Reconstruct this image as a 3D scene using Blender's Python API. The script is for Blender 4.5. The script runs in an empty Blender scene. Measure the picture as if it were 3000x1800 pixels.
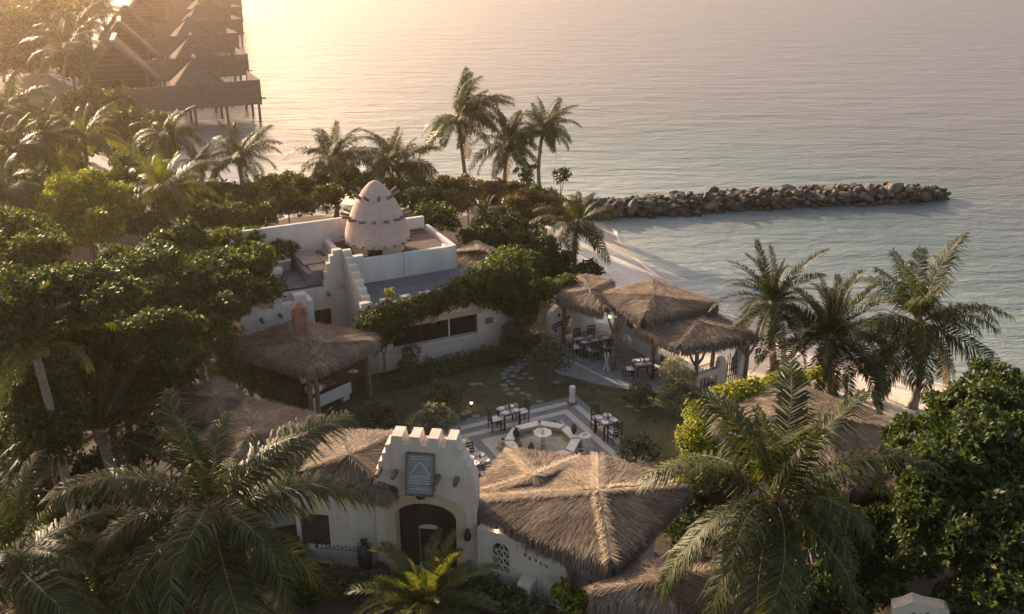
import bpy, bmesh, math, random
import numpy as np
from mathutils import Vector, Matrix
from mathutils.geometry import tessellate_polygon
R = math.radians
rng = np.random.default_rng(7)
random.seed(7)
scene = bpy.context.scene
COL = scene.collection

# ------------------------------------------------------------------ camera
CAM_H, PITCH, FPX = 20.0, R(22.5), 2850.0          # photo pixels: 3000 x 1800
cam_d = bpy.data.cameras.new('camera')
cam_d.sensor_width = 36.0
cam_d.lens = FPX / 3000.0 * 36.0
cam_d.clip_end = 9000.0
cam = bpy.data.objects.new('camera', cam_d)
COL.objects.link(cam)
cam.location = (0, 0, CAM_H)
cam.rotation_euler = (R(90) - PITCH, 0, 0)
scene.camera = cam

# ------------------------------------------------------------------ light
SUN_AZ, SUN_EL = R(-38), R(15.5)                      # azimuth from +Y, towards +X
sun_dir = Vector((math.sin(SUN_AZ) * math.cos(SUN_EL), math.cos(SUN_AZ) * math.cos(SUN_EL), math.sin(SUN_EL)))
world = bpy.data.worlds.new('World')
scene.world = world
world.use_nodes = True
wn = world.node_tree
sky = wn.nodes.new('ShaderNodeTexSky')
sky.sky_type = 'NISHITA'
sky.sun_disc = False
sky.sun_elevation = SUN_EL
sky.sun_rotation = SUN_AZ
sky.altitude = 0
sky.air_density = 1.0
sky.dust_density = 3.5
sky.ozone_density = 1.0
bgn = wn.nodes['Background']
wt = wn.nodes.new('ShaderNodeMix'); wt.data_type = 'RGBA'; wt.blend_type = 'MULTIPLY'; wt.inputs[0].default_value = 1.0
wt.inputs[7].default_value = (1.0, .86, .80, 1)      # evening air: the whole sky a little rosier
wn.links.new(sky.outputs[0], wt.inputs[6]); wn.links.new(wt.outputs[2], bgn.inputs[0])
bgn.inputs[1].default_value = 0.15
sl = bpy.data.lights.new('sun', 'SUN')
sl.energy = 5.0
sl.angle = R(0.6)
sl.color = (1.0, 0.77, 0.55)
so = bpy.data.objects.new('sun', sl)
COL.objects.link(so)
so.location = (-60, 60, 60)
so.rotation_euler = sun_dir.to_track_quat('Z', 'Y').to_euler()

scene.view_settings.view_transform = 'Standard'
scene.view_settings.look = 'None'
scene.view_settings.gamma = 1.0
scene.view_settings.use_curve_mapping = False
scene.view_settings.exposure = 1.25
scene.render.engine = 'CYCLES'
scene.cycles.use_denoising = True
scene.cycles.denoiser = 'OPENIMAGEDENOISE'
scene.cycles.max_bounces = 5
scene.cycles.diffuse_bounces = 3
scene.cycles.glossy_bounces = 2
scene.cycles.transmission_bounces = 3
scene.cycles.transparent_max_bounces = 6
scene.cycles.volume_bounces = 0
scene.cycles.sample_clamp_indirect = 6.0

SEA_Z = -1.2
_s, _c = math.sin(PITCH), math.cos(PITCH)
def P(px, py, z=0.0):
    """photo pixel -> world point on the level z"""
    u, v = px - 1500.0, py - 900.0
    t = (CAM_H - z) / (FPX * _s + v * _c)
    return Vector((u * t, (FPX * _c - v * _s) * t, z))
def PYZ(px, py, Y):
    """photo pixel -> world point on the vertical plane y = Y"""
    u, v = px - 1500.0, py - 900.0
    t = Y / (FPX * _c - v * _s)
    return Vector((u * t, Y, CAM_H - t * (FPX * _s + v * _c)))

# ------------------------------------------------------------------ object helpers
def tag(o, label=None, cat=None, group=None, kind=None):
    if label: o['label'] = label
    if cat: o['category'] = cat
    if group: o['group'] = group
    if kind: o['kind'] = kind
    return o
def link_mesh(name, me, mat=None, parent=None, world=False):
    o = bpy.data.objects.new(name, me)
    COL.objects.link(o)
    if mat is not None and len(me.materials) == 0:
        me.materials.append(mat)
    if parent is not None:
        o.parent = parent
        if world:
            p = parent
            off = Vector((0, 0, 0))
            while p is not None:
                off += p.location
                p = p.parent
            o.location = -off
    return o
def empty(name, loc=(0, 0, 0), rz=0.0, label=None, cat=None, group=None, kind=None):
    o = bpy.data.objects.new(name, None)
    o.empty_display_size = 0.3
    COL.objects.link(o)
    o.location = loc
    o.rotation_euler = (0, 0, rz)
    return tag(o, label, cat, group, kind)
def np_mesh(name, verts, quads=None, tris=None, smooth=False):
    """fast mesh from numpy arrays"""
    me = bpy.data.meshes.new(name)
    verts = np.asarray(verts, dtype=np.float32).reshape(-1, 3)
    me.vertices.add(len(verts))
    me.vertices.foreach_set('co', verts.ravel())
    parts, starts, n = [], [], 0
    if quads is not None and len(quads):
        q = np.asarray(quads, dtype=np.int32).reshape(-1, 4)
        parts.append(q.ravel()); starts.append(n + np.arange(len(q)) * 4); n += q.size
    if tris is not None and len(tris):
        t = np.asarray(tris, dtype=np.int32).reshape(-1, 3)
        parts.append(t.ravel()); starts.append(n + np.arange(len(t)) * 3); n += t.size
    loops = np.concatenate(parts); ls = np.concatenate(starts).astype(np.int32)
    me.loops.add(len(loops)); me.loops.foreach_set('vertex_index', loops.astype(np.int32))
    me.polygons.add(len(ls)); me.polygons.foreach_set('loop_start', ls)
    if smooth:
        me.polygons.foreach_set('use_smooth', np.ones(len(ls), dtype=bool))
    me.update(calc_edges=True)
    return me
class MB:
    """collects simple shapes into one mesh"""
    def __init__(self): self.v, self.f = [], []
    def add(self, vs, fs):
        n = len(self.v)
        self.v += [tuple(x) for x in vs]
        self.f += [tuple(i + n for i in q) for q in fs]
        return self
    def box(self, c, s, rz=0.0, M=None):
        x, y, z = s[0] / 2, s[1] / 2, s[2] / 2
        pts = [Vector((a, b, d)) for d in (-z, z) for a, b in ((-x, -y), (x, -y), (x, y), (-x, y))]
        rot = M if M is not None else Matrix.Rotation(rz, 3, 'Z')
        pts = [rot @ p + Vector(c) for p in pts]
        return self.add(pts, [(3, 2, 1, 0), (4, 5, 6, 7), (0, 1, 5, 4), (1, 2, 6, 5), (2, 3, 7, 6), (3, 0, 4, 7)])
    def beam(self, a, b, w, h, up=(0, 0, 1)):
        a, b = Vector(a), Vector(b)
        d = (b - a); L = d.length; d.normalize()
        up = Vector(up)
        if abs(d.dot(up)) > .95: up = Vector((1, 0, 0))
        sd = d.cross(up).normalized(); u = sd.cross(d)
        return self.box((a + b) / 2, (L, w, h), M=Matrix((d, sd * -1, u)).transposed())
    def tube(self, pts, rad, n=8, cap=True):
        pts = [Vector(p) for p in pts]
        if not hasattr(rad, '__len__'): rad = [rad] * len(pts)
        vs, fs = [], []
        ref = Vector((0.123, 0.456, 0.88)).normalized()
        for i, p in enumerate(pts):
            d = (pts[min(i + 1, len(pts) - 1)] - pts[max(i - 1, 0)]).normalized()
            s = d.cross(ref)
            if s.length < 1e-3: s = d.cross(Vector((1, 0, 0)))
            s.normalize(); t = d.cross(s)
            for k in range(n):
                a = 2 * math.pi * k / n
                vs.append(p + (s * math.cos(a) + t * math.sin(a)) * rad[i])
        for i in range(len(pts) - 1):
            for k in range(n):
                fs.append((i * n + k, i * n + (k + 1) % n, (i + 1) * n + (k + 1) % n, (i + 1) * n + k))
        if cap:
            fs.append(tuple(range(n))[::-1])
            fs.append(tuple((len(pts) - 1) * n + k for k in range(n)))
        return self.add(vs, fs)
    def lathe(self, prof, c=(0, 0, 0), n=16, jitter=0.0, sy=1.0):
        vs, fs = [], []
        for r, z in prof:
            for k in range(n):
                a = 2 * math.pi * k / n
                rr = r * (1 + (random.random() - .5) * jitter)
                vs.append((c[0] + rr * math.cos(a), c[1] + rr * math.sin(a) * sy, c[2] + z))
        for i in range(len(prof) - 1):
            for k in range(n):
                fs.append((i * n + k, i * n + (k + 1) % n, (i + 1) * n + (k + 1) % n, (i + 1) * n + k))
        fs.append(tuple(range(n))[::-1]); fs.append(tuple((len(prof) - 1) * n + k for k in range(n)))
        return self.add(vs, fs)
    def prism(self, poly, z0, z1):
        n = len(poly)
        vs = [(p[0], p[1], z0) for p in poly] + [(p[0], p[1], z1) for p in poly]
        fs = [tuple(range(n))[::-1], tuple(range(n, 2 * n))] + [(i, (i + 1) % n, n + (i + 1) % n, n + i) for i in range(n)]
        return self.add(vs, fs)
    def panel(self, contours, org, u, th, w=(0, 0, 1)):
        """wall slab from 2-D outlines (the first is the edge, the rest are holes); th = thickness along u x w"""
        org, u, w = Vector(org), Vector(u).normalized(), Vector(w).normalized()
        nrm = u.cross(w).normalized()
        flat = [p for ct in contours for p in ct]
        tri = tessellate_polygon([[Vector((p[0], p[1], 0)) for p in ct] for ct in contours])
        fr = [org + u * p[0] + w * p[1] for p in flat]
        bk = [p - nrm * th for p in fr]
        N = len(flat)
        fs = []
        for a, b, c in tri:
            cr = (Vector(flat[b]) - Vector(flat[a])).cross(Vector(flat[c]) - Vector(flat[a]))
            if cr < 0: a, b, c = a, c, b
            fs.append((a, b, c)); fs.append((N + c, N + b, N + a))
        k = 0
        for ci, ct in enumerate(contours):
            m = len(ct)
            area = sum(ct[i][0] * ct[(i + 1) % m][1] - ct[(i + 1) % m][0] * ct[i][1] for i in range(m))
            flip = (area < 0) != (ci > 0)
            for i in range(m):
                a, b = k + i, k + (i + 1) % m
                fs.append((a, N + a, N + b, b) if not flip else (b, N + b, N + a, a))
            k += m
        return self.add(fr + bk, fs)
    def mesh(self, name, smooth=False):
        me = bpy.data.meshes.new(name)
        me.from_pydata(self.v, [], self.f)
        if smooth:
            me.polygons.foreach_set('use_smooth', [True] * len(me.polygons))
        me.update()
        return me
    def build(self, name, mat, parent=None, world=False, smooth=False, bevel=0.0, seg=2):
        o = link_mesh(name, self.mesh(name, smooth), mat, parent, world)
        if bevel:
            b = o.modifiers.new('bevel', 'BEVEL')
            b.width = bevel; b.segments = seg; b.limit_method = 'ANGLE'; b.angle_limit = R(40)
            b.harden_normals = False
        return o

# ------------------------------------------------------------------ materials
def nodes_of(name):
    m = bpy.data.materials.new(name)
    m.use_nodes = True
    nt = m.node_tree
    return m, nt, nt.nodes['Principled BSDF']
def N(nt, typ, **kw):
    n = nt.nodes.new(typ)
    for k, v in kw.items():
        if k in n.inputs: n.inputs[k].default_value = v
        else: setattr(n, k, v)
    return n
def ramp(nt, fac, stops):
    r = nt.nodes.new('ShaderNodeValToRGB')
    el = r.color_ramp.elements
    while len(el) < len(stops): el.new(0.5)
    for e, (p, c) in zip(el, stops):
        e.position = p; e.color = (c[0], c[1], c[2], 1)
    nt.links.new(fac, r.inputs[0])
    return r.outputs[0]
def mixc(nt, fac, a, b, mode='MIX'):
    m = nt.nodes.new('ShaderNodeMix'); m.data_type = 'RGBA'; m.blend_type = mode
    for sock, val in ((m.inputs[0], fac), (m.inputs[6], a), (m.inputs[7], b)):
        if isinstance(val, bpy.types.NodeSocket): nt.links.new(val, sock)
        elif isinstance(val, (int, float)): sock.default_value = val
        else: sock.default_value = (val[0], val[1], val[2], 1)
    return m.outputs[2]
def noise(nt, scale, detail=4, rough=.55, vec=None, dist=0.0):
    n = N(nt, 'ShaderNodeTexNoise', Scale=scale, Detail=detail, Roughness=rough, Distortion=dist)
    if vec is not None: nt.links.new(vec, n.inputs['Vector'])
    return n.outputs['Fac']
def coords(nt, kind='Object', scale=None):
    tc = nt.nodes.new('ShaderNodeTexCoord')
    out = tc.outputs[kind]
    if scale:
        mp = nt.nodes.new('ShaderNodeMapping'); mp.inputs['Scale'].default_value = scale
        nt.links.new(out, mp.inputs[0]); out = mp.outputs[0]
    return out
def bump(nt, h, strength, dist, bsdf, prev=None):
    b = N(nt, 'ShaderNodeBump', Strength=strength, Distance=dist)
    nt.links.new(h, b.inputs['Height'])
    if prev is not None: nt.links.new(prev, b.inputs['Normal'])
    if bsdf is not None: nt.links.new(b.outputs[0], bsdf.inputs['Normal'])
    return b.outputs[0]
def rough_mat(name, c1, c2, scale=3.0, rough=.85, bstr=.4, bdist=.03, bscale=None, spec=.25, stain=None, stretch=None, streak=None):
    """two-tone noisy matte surface with relief and optional stains"""
    m, nt, b = nodes_of(name)
    v = coords(nt, 'Object', stretch)
    col = mixc(nt, ramp(nt, noise(nt, scale, 6, .6, v), [(.3, (0, 0, 0)), (.7, (1, 1, 1))]), c1, c2)
    if stain:
        f = ramp(nt, noise(nt, stain[1], 5, .65, v, .4), [(stain[2], (0, 0, 0)), (stain[2] + .16, (1, 1, 1))])
        col = mixc(nt, f, col, stain[0])
    if streak:                                                 # rain marks running down the wall
        f = ramp(nt, noise(nt, 1.0, 5, .6, coords(nt, 'Object', (5.5, 5.5, .45))), [(.50, (0, 0, 0)), (.75, (.42, .42, .42))])
        col = mixc(nt, f, col, streak)
    nt.links.new(col, b.inputs['Base Color'])
    b.inputs['Roughness'].default_value = rough
    b.inputs['Specular IOR Level'].default_value = spec
    if bstr: bump(nt, noise(nt, bscale or scale * 6, 5, .6, v), bstr, bdist, b)
    return m
def isl_mat(name, stops, rough=.6, spec=.3, trans=0.0, tcol=None, patch=None):
    """colour varies from piece to piece (leaf, straw, stone); trans = light passing through leaves"""
    m, nt, b = nodes_of(name)
    g = nt.nodes.new('ShaderNodeNewGeometry')
    fac = g.outputs['Random Per Island']
    col = ramp(nt, fac, stops)
    if patch:
        f = ramp(nt, noise(nt, patch[1], 3, .5, coords(nt, 'Object')), [(.42, (0, 0, 0)), (.62, (1, 1, 1))])
        col = mixc(nt, f, col, patch[0], 'MULTIPLY')
    nt.links.new(col, b.inputs['Base Color'])
    b.inputs['Roughness'].default_value = rough
    b.inputs['Specular IOR Level'].default_value = spec
    if trans:
        tr = nt.nodes.new('ShaderNodeBsdfTranslucent')
        nt.links.new(mixc(nt, 1.0, col, tcol or (1.9, 1.8, .45), 'MULTIPLY'), tr.inputs[0])
        mx = nt.nodes.new('ShaderNodeMixShader'); mx.inputs[0].default_value = trans
        nt.links.new(b.outputs[0], mx.inputs[1]); nt.links.new(tr.outputs[0], mx.inputs[2])
        nt.links.new(mx.outputs[0], nt.nodes['Material Output'].inputs[0])
    return m
M = {}
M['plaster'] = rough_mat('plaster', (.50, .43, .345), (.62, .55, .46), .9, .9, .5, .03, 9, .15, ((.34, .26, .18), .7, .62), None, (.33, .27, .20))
M['white_plaster'] = rough_mat('white_plaster', (.50, .475, .435), (.60, .575, .535), .8, .9, .35, .02, 10, .15, ((.40, .36, .31), .6, .66), None, (.36, .33, .29))
M['ochre_plaster'] = rough_mat('ochre_plaster', (.42, .31, .19), (.52, .43, .31), 1.1, .9, .5, .03, 9, .15, ((.42, .30, .17), 1.4, .60))
M['pink_plaster'] = rough_mat('pink_plaster', (.43, .31, .262), (.525, .41, .36), 7, .95, .7, .05, 16, .1, ((.34, .225, .175), 1.6, .62))
M['roof_felt'] = rough_mat('roof_felt', (.10, .11, .12), (.17, .17, .17), 2.0, .9, .4, .02, 30, .15, ((.26, .25, .23), .9, .62))
M['brown_deck'] = rough_mat('brown_deck', (.07, .045, .035), (.12, .08, .06), 2.5, .8, .3, .02, 20, .2)
M['dark_wood'] = rough_mat('dark_wood', (.035, .024, .018), (.075, .05, .035), 4, .65, .4, .01, 30, .3, None, (1, 1, .15))
M['grey_wood'] = rough_mat('grey_wood', (.10, .08, .06), (.17, .14, .11), 5, .85, .5, .015, 30, .15, None, (1, 1, .2))
M['deck_wood'] = rough_mat('deck_wood', (.145, .105, .076), (.225, .172, .128), 3, .85, .3, .01, 20, .2, None, (.4, .4, 3))
M['log'] = rough_mat('log', (.12, .085, .06), (.22, .16, .11), 6, .8, .5, .02, 30, .2)
M['stone'] = rough_mat('stone', (.42, .38, .32), (.60, .55, .47), 3, .85, .5, .02, 16, .2, ((.26, .23, .18), 2.0, .62))
M['pale_stone'] = rough_mat('pale_stone', (.58, .53, .45), (.72, .67, .58), 3, .8, .4, .015, 18, .25, ((.38, .32, .24), 1.6, .66))
M['grey_stone'] = rough_mat('grey_stone', (.15, .16, .16), (.26, .27, .26), 4, .8, .4, .01, 20, .3, ((.10, .10, .10), 2.5, .66))
M['terracotta'] = rough_mat('terracotta', (.20, .085, .06), (.31, .15, .108), 4, .8, .4, .01, 20, .2)
M['black_pot'] = rough_mat('black_pot', (.02, .02, .021), (.05, .047, .045), 6, .5, .2, .005, 30, .4)
M['white_paint'] = rough_mat('white_paint', (.60, .58, .56), (.68, .66, .64), 3, .6, .1, .004, 20, .3)
M['cloth'] = rough_mat('cloth', (.68, .64, .60), (.78, .75, .72), 8, .9, .2, .004, 40, .1)
M['iron'] = rough_mat('iron', (.015, .015, .015), (.04, .036, .033), 8, .55, .2, .004, 40, .4)
M['dark_glass'] = rough_mat('dark_glass', (.012, .013, .014), (.02, .02, .02), 2, .12, 0, 0, 10, .5)
M['bark'] = rough_mat('bark', (.10, .08, .06), (.22, .18, .14), 5, .9, .7, .03, 22, .1)
M['palm_bark'] = rough_mat('palm_bark', (.17, .14, .11), (.32, .27, .21), 3, .9, .7, .03, 8, .1, None, (1, 1, 5))
M['soil'] = rough_mat('soil', (.045, .036, .025), (.10, .08, .055), 1.2, .95, .6, .05, 9, .1)
M['lawn'] = rough_mat('lawn', (.085, .088, .04), (.15, .14, .078), 1.6, .95, .8, .04, 60, .1, ((.16, .13, .09), .35, .58))
M['metal'] = rough_mat('metal', (.55, .55, .55), (.65, .65, .65), 4, .3, 0, 0, 10, .6)
M['skin'] = rough_mat('skin', (.32, .18, .11), (.38, .22, .14), 5, .6, 0, 0, 10, .3)
M['black_hair'] = rough_mat('black_hair', (.012, .01, .009), (.02, .018, .016), 9, .6, 0, 0, 10, .3)
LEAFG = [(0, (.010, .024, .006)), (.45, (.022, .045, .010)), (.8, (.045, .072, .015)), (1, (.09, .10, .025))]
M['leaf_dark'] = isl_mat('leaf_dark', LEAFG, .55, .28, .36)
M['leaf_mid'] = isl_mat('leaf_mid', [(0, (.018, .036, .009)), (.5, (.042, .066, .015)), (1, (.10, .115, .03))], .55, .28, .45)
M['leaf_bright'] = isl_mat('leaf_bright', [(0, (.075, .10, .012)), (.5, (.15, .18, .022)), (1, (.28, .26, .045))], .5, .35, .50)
M['leaf_olive'] = isl_mat('leaf_olive', [(0, (.08, .085, .055)), (.5, (.17, .18, .11)), (1, (.32, .30, .20))], .5, .4, .25)
M['leaf_rust'] = isl_mat('leaf_rust', [(0, (.06, .055, .02)), (.5, (.12, .085, .03)), (1, (.20, .11, .04))], .5, .4, .3)
M['leaf_hedge'] = isl_mat('leaf_hedge', [(0, (.035, .055, .02)), (.6, (.08, .10, .04)), (1, (.18, .165, .085))], .5, .4, .22)
M['palm_leaf'] = isl_mat('palm_leaf', [(0, (.020, .031, .009)), (.5, (.040, .054, .015)), (.85, (.075, .085, .024)), (1, (.15, .115, .055))], .55, .22, .32, (1.5, 1.45, .45))
M['palm_leaf_young'] = isl_mat('palm_leaf_young', [(0, (.055, .075, .015)), (.6, (.10, .12, .025)), (1, (.18, .16, .05))], .5, .3, .42)
M['date_leaf'] = isl_mat('date_leaf', [(0, (.020, .030, .012)), (.6, (.042, .055, .022)), (1, (.10, .095, .042))], .55, .22, .28, (1.5, 1.45, .45))
M['date_leaf_backlit'] = isl_mat('date_leaf_backlit', [(0, (.045, .06, .016)), (.6, (.09, .105, .026)), (1, (.17, .155, .05))], .5, .3, .38)  # lit copy of date_leaf: the light from behind is put into the colour
M['dry_leaf'] = isl_mat('dry_leaf', [(0, (.14, .09, .045)), (.5, (.22, .15, .08)), (1, (.32, .22, .12))], .6, .3, .25, (1.2, 1.0, .7))
M['rachis'] = rough_mat('rachis', (.13, .12, .04), (.20, .16, .07), 3, .5, 0, 0, 10, .3)
THATCH = [(0, (.10, .072, .052)), (.3, (.18, .135, .097)), (.7, (.29, .22, .155)), (1, (.44, .34, .24))]
M['thatch'] = isl_mat('thatch', THATCH, .8, .2, 0, None, ((.62, .60, .60), .9))
M['thatch_base'] = rough_mat('thatch_base', (.13, .09, .06), (.24, .17, .11), 7, .95, .8, .05, 40, .1)
M['rock'] = isl_mat('rock', [(0, (.16, .135, .11)), (.5, (.25, .215, .175)), (1, (.36, .31, .25))], .85, .2, 0, None, ((.55, .5, .45), 1.3))
# ------------------------------------------------------------------ shoreline, island, sea
SHORE_PX = [(1795, 672), (1838, 735), (1900, 788), (1985, 845), (2105, 908), (2300, 985), (2600, 1085), (3000, 1190), (3600, 1330)]
BACK_PX = [(230, -70), (285, 60), (325, 160), (385, 290), (430, 390), (520, 480), (610, 560), (760, 588), (900, 578), (1100, 562), (1400, 562), (1680, 585), (1745, 640)]
shore = [P(x, y, SEA_Z).xy for x, y in SHORE_PX]
back = [P(x, y, SEA_Z).xy for x, y in BACK_PX]
POLY = np.array([tuple(p) for p in shore] + [(60, 0), (60, -45), (-220, -45), (-260, 300), (-150, 420)] + [tuple(p) for p in back])
def sdf(X, Y):
    """signed distance to the shoreline, positive on land"""
    X = np.asarray(X, float); Y = np.asarray(Y, float)
    d = np.full(X.shape, 1e9); inside = np.zeros(X.shape, bool)
    n = len(POLY)
    for i in range(n):
        ax, ay = POLY[i]; bx, by = POLY[(i + 1) % n]
        ex, ey = bx - ax, by - ay
        t = np.clip(((X - ax) * ex + (Y - ay) * ey) / (ex * ex + ey * ey), 0, 1)
        d = np.minimum(d, np.hypot(X - ax - t * ex, Y - ay - t * ey))
        c = ((ay > Y) != (by > Y)) & (X < (bx - ax) * (Y - ay) / (by - ay + 1e-12) + ax)
        inside ^= c
    return np.where(inside, d, -d)
def lumps(x, y):
    return (np.sin(x * .31 + 1.3) * np.cos(y * .27 - .4) + .6 * np.sin(x * .83 + y * .57) + .4 * np.sin(x * 1.7 - y * 1.3 + 2)) / 2
def ground_z(x, y):
    d = sdf(x, y) + .35 * lumps(x, y)
    z = np.where(d > 0, np.minimum(SEA_Z + d * .135, -.02), np.maximum(SEA_Z + d * .11, -4.5))
    return z
def gz(x, y): return float(ground_z(np.array([x]), np.array([y]))[0])
def grid(xs, ys, zf):
    X, Y = np.meshgrid(xs, ys)
    Z = zf(X, Y)
    nx, ny = len(xs), len(ys)
    i = np.arange(nx * ny).reshape(ny, nx)
    q = np.stack([i[:-1, :-1], i[:-1, 1:], i[1:, 1:], i[1:, :-1]], -1).reshape(-1, 4)
    return np.stack([X, Y, Z], -1).reshape(-1, 3), q
# sand: dry and wet tones follow the height above the water
m, nt, b = nodes_of('sand')
geo = nt.nodes.new('ShaderNodeNewGeometry'); sep = nt.nodes.new('ShaderNodeSeparateXYZ')
nt.links.new(geo.outputs['Position'], sep.inputs[0])
mr = N(nt, 'ShaderNodeMapRange'); mr.inputs[1].default_value = SEA_Z - .02; mr.inputs[2].default_value = SEA_Z + .22
nt.links.new(sep.outputs[2], mr.inputs[0])
oc = coords(nt)
dry = mixc(nt, noise(nt, .8, 6, .6, oc), (.60, .52, .43), (.74, .66, .565))
beach = mixc(nt, mr.outputs[0], (.36, .29, .22), dry)
inl = N(nt, 'ShaderNodeAttribute', attribute_name='inland')
ad = N(nt, 'ShaderNodeMath', operation='ADD'); nt.links.new(inl.outputs['Fac'], ad.inputs[0]); nt.links.new(noise(nt, .45, 6, .65, oc), ad.inputs[1])
soil_c = mixc(nt, noise(nt, 1.6, 6, .6, oc), (.04, .033, .022), (.10, .08, .055))
nt.links.new(mixc(nt, ramp(nt, ad.outputs[0], [(.72, (0, 0, 0)), (.9, (1, 1, 1))]), beach, soil_c), b.inputs['Base Color'])
b.inputs['Roughness'].default_value = .9; b.inputs['Specular IOR Level'].default_value = .2
bump(nt, noise(nt, 3.0, 8, .65, oc), .5, .12, b)
M['sand'] = m
xs = np.concatenate([np.linspace(-260, -60, 60, endpoint=False), np.arange(-60, 45, 1.0), np.linspace(45, 64, 10)])
ys = np.concatenate([np.linspace(-48, 10, 14, endpoint=False), np.arange(10, 120, 1.0), np.linspace(120, 425, 90)])
v, q = grid(xs, ys, ground_z)
me = np_mesh('island_ground', v, q, smooth=True)
at = me.attributes.new('inland', 'FLOAT', 'POINT')
at.data.foreach_set('value', np.clip((sdf(v[:, 0], v[:, 1]) - 7.0) / 6.0, 0, 1).astype(np.float32))
island = link_mesh('island_ground', me, M['sand'])
tag(island, kind='structure')

# sea: colour of the water body shifts from the shallow lagoon to deep water
m, nt, b = nodes_of('sea_water')
att = N(nt, 'ShaderNodeAttribute', attribute_name='depth')
oc = coords(nt)
body = ramp(nt, att.outputs['Fac'], [(0, (.30, .30, .26)), (.035, (.22, .25, .23)), (.14, (.15, .182, .172)), (.33, (.098, .132, .125)), (.6, (.105, .112, .112)), (1, (.13, .122, .126))])
nt.links.new(body, b.inputs['Base Color'])
b.inputs['Roughness'].default_value = .30
b.inputs['IOR'].default_value = 1.333
mp = nt.nodes.new('ShaderNodeMapping'); mp.inputs['Rotation'].default_value = (0, 0, R(-14)); mp.inputs['Scale'].default_value = (.32, 1.0, 1)
nt.links.new(oc, mp.inputs[0])
mp2 = nt.nodes.new('ShaderNodeMapping'); mp2.inputs['Rotation'].default_value = (0, 0, R(12)); mp2.inputs['Scale'].default_value = (.45, 1.0, 1)
nt.links.new(oc, mp2.inputs[0])
h1 = noise(nt, .42, 2, .5, mp.outputs[0], .3)
h2 = noise(nt, 1.5, 4, .6, mp2.outputs[0], .5)
b1 = bump(nt, h1, .4, .8, None)
b2 = bump(nt, h2, .6, .30, b, b1)
M['sea'] = m
gx = np.concatenate([np.linspace(-800, -80, 30, endpoint=False), np.linspace(-80, 90, 140, endpoint=False), np.linspace(90, 800, 30)])
gy = np.concatenate([np.linspace(-300, 10, 12, endpoint=False), np.linspace(10, 130, 110, endpoint=False), np.linspace(130, 1000, 50)])
v, q = grid(gx, gy, lambda X, Y: np.full(X.shape, SEA_Z))
me = np_mesh('sea', v, q, smooth=True)
a = me.attributes.new('depth', 'FLOAT', 'POINT')
dd = np.clip(-sdf(v[:, 0], v[:, 1]) / 60.0, 0, 1)
a.data.foreach_set('value', dd.astype(np.float32))
sea = link_mesh('sea', me, M['sea']); tag(sea, kind='structure')

# foam where the water runs up the sand
m, nt, b = nodes_of('foam')
b.inputs['Base Color'].default_value = (.72, .70, .67, 1); b.inputs['Roughness'].default_value = .7
M['foam'] = m
def shore_points(step=.25):
    pts = np.array([tuple(p) for p in shore]); out = []
    for a_, b_ in zip(pts[:-1], pts[1:]):
        n = max(1, int(np.hypot(*(b_ - a_)) / step))
        out += [a_ + (b_ - a_) * k / n for k in range(n)]
    return np.array(out)
sp = shore_points()
for _ in range(3):
    sp[1:-1] = (sp[:-2] + sp[1:-1] * 2 + sp[2:]) / 4
tn = np.gradient(sp, axis=0); tn /= np.linalg.norm(tn, axis=1)[:, None]
nr = np.stack([-tn[:, 1], tn[:, 0]], -1)                # towards the water
s_ = np.arange(len(sp)) * .25
def ribbon(off, amp, wid, ph):
    o = off + amp * (np.sin(s_ * .7 + ph) + .6 * np.sin(s_ * 1.9 + ph * 2) + .35 * np.sin(s_ * 4.3 + ph))
    w = wid * np.clip(.55 + .7 * np.sin(s_ * .9 + ph * 3) + .35 * np.sin(s_ * 3.1 + ph), .08, 1.5)
    A = sp + nr * o[:, None]; B = A + nr * w[:, None]
    return A, B
vv, qq = [], []
for off, amp, wid, ph in ((-.2, .10, .20, .3), ):
    A, B = ribbon(off, amp, wid, ph)
    n0 = len(vv) and sum(len(x) for x in vv)
    z = np.full((len(A), 1), SEA_Z + .02)
    zA = np.maximum(z[:, 0], ground_z(A[:, 0], A[:, 1]) + .015)[:, None]
    zB = np.maximum(z[:, 0], ground_z(B[:, 0], B[:, 1]) + .015)[:, None]
    vv += [np.hstack([A, zA]), np.hstack([B, zB])]
    i = np.arange(len(A) - 1)
    qq.append(np.stack([n0 + i, n0 + i + 1, n0 + len(A) + i + 1, n0 + len(A) + i], -1))
foam = link_mesh('shore_foam', np_mesh('shore_foam', np.concatenate(vv), np.concatenate(qq)), M['foam'])
tag(foam, 'thin white foam line where small waves wash the sand', 'foam', kind='stuff')

# ------------------------------------------------------------------ breakwater of boulders
def rock_mesh(name, seed, flat=.72):
    r_ = random.Random(seed)
    bm = bmesh.new()
    bmesh.ops.create_icosphere(bm, subdivisions=2, radius=1.0)
    cuts = [(Vector((r_.gauss(0, 1), r_.gauss(0, 1), r_.gauss(0, 1))).normalized(), r_.uniform(.42, .74)) for _ in range(12)]
    for vv_ in bm.verts:
        for n_, d_ in cuts:
            e = vv_.co.dot(n_) - d_
            if e > 0: vv_.co -= n_ * e * .97
        vv_.co *= r_.uniform(.98, 1.02)
        vv_.co.z *= flat
    me_ = bpy.data.meshes.new(name); bm.to_mesh(me_); bm.free()
    me_.materials.append(M['rock_m'])
    return me_
m, nt, b = nodes_of('breakwater_rock')
oi = nt.nodes.new('ShaderNodeObjectInfo')
oc = coords(nt)
c0 = ramp(nt, oi.outputs['Random'], [(0, (.055, .047, .038)), (.5, (.105, .09, .07)), (1, (.19, .16, .125))])
c1 = mixc(nt, ramp(nt, noise(nt, 2.2, 6, .65, oc), [(.4, (0, 0, 0)), (.65, (1, 1, 1))]), c0, (.55, .5, .45), 'MULTIPLY')
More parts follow.
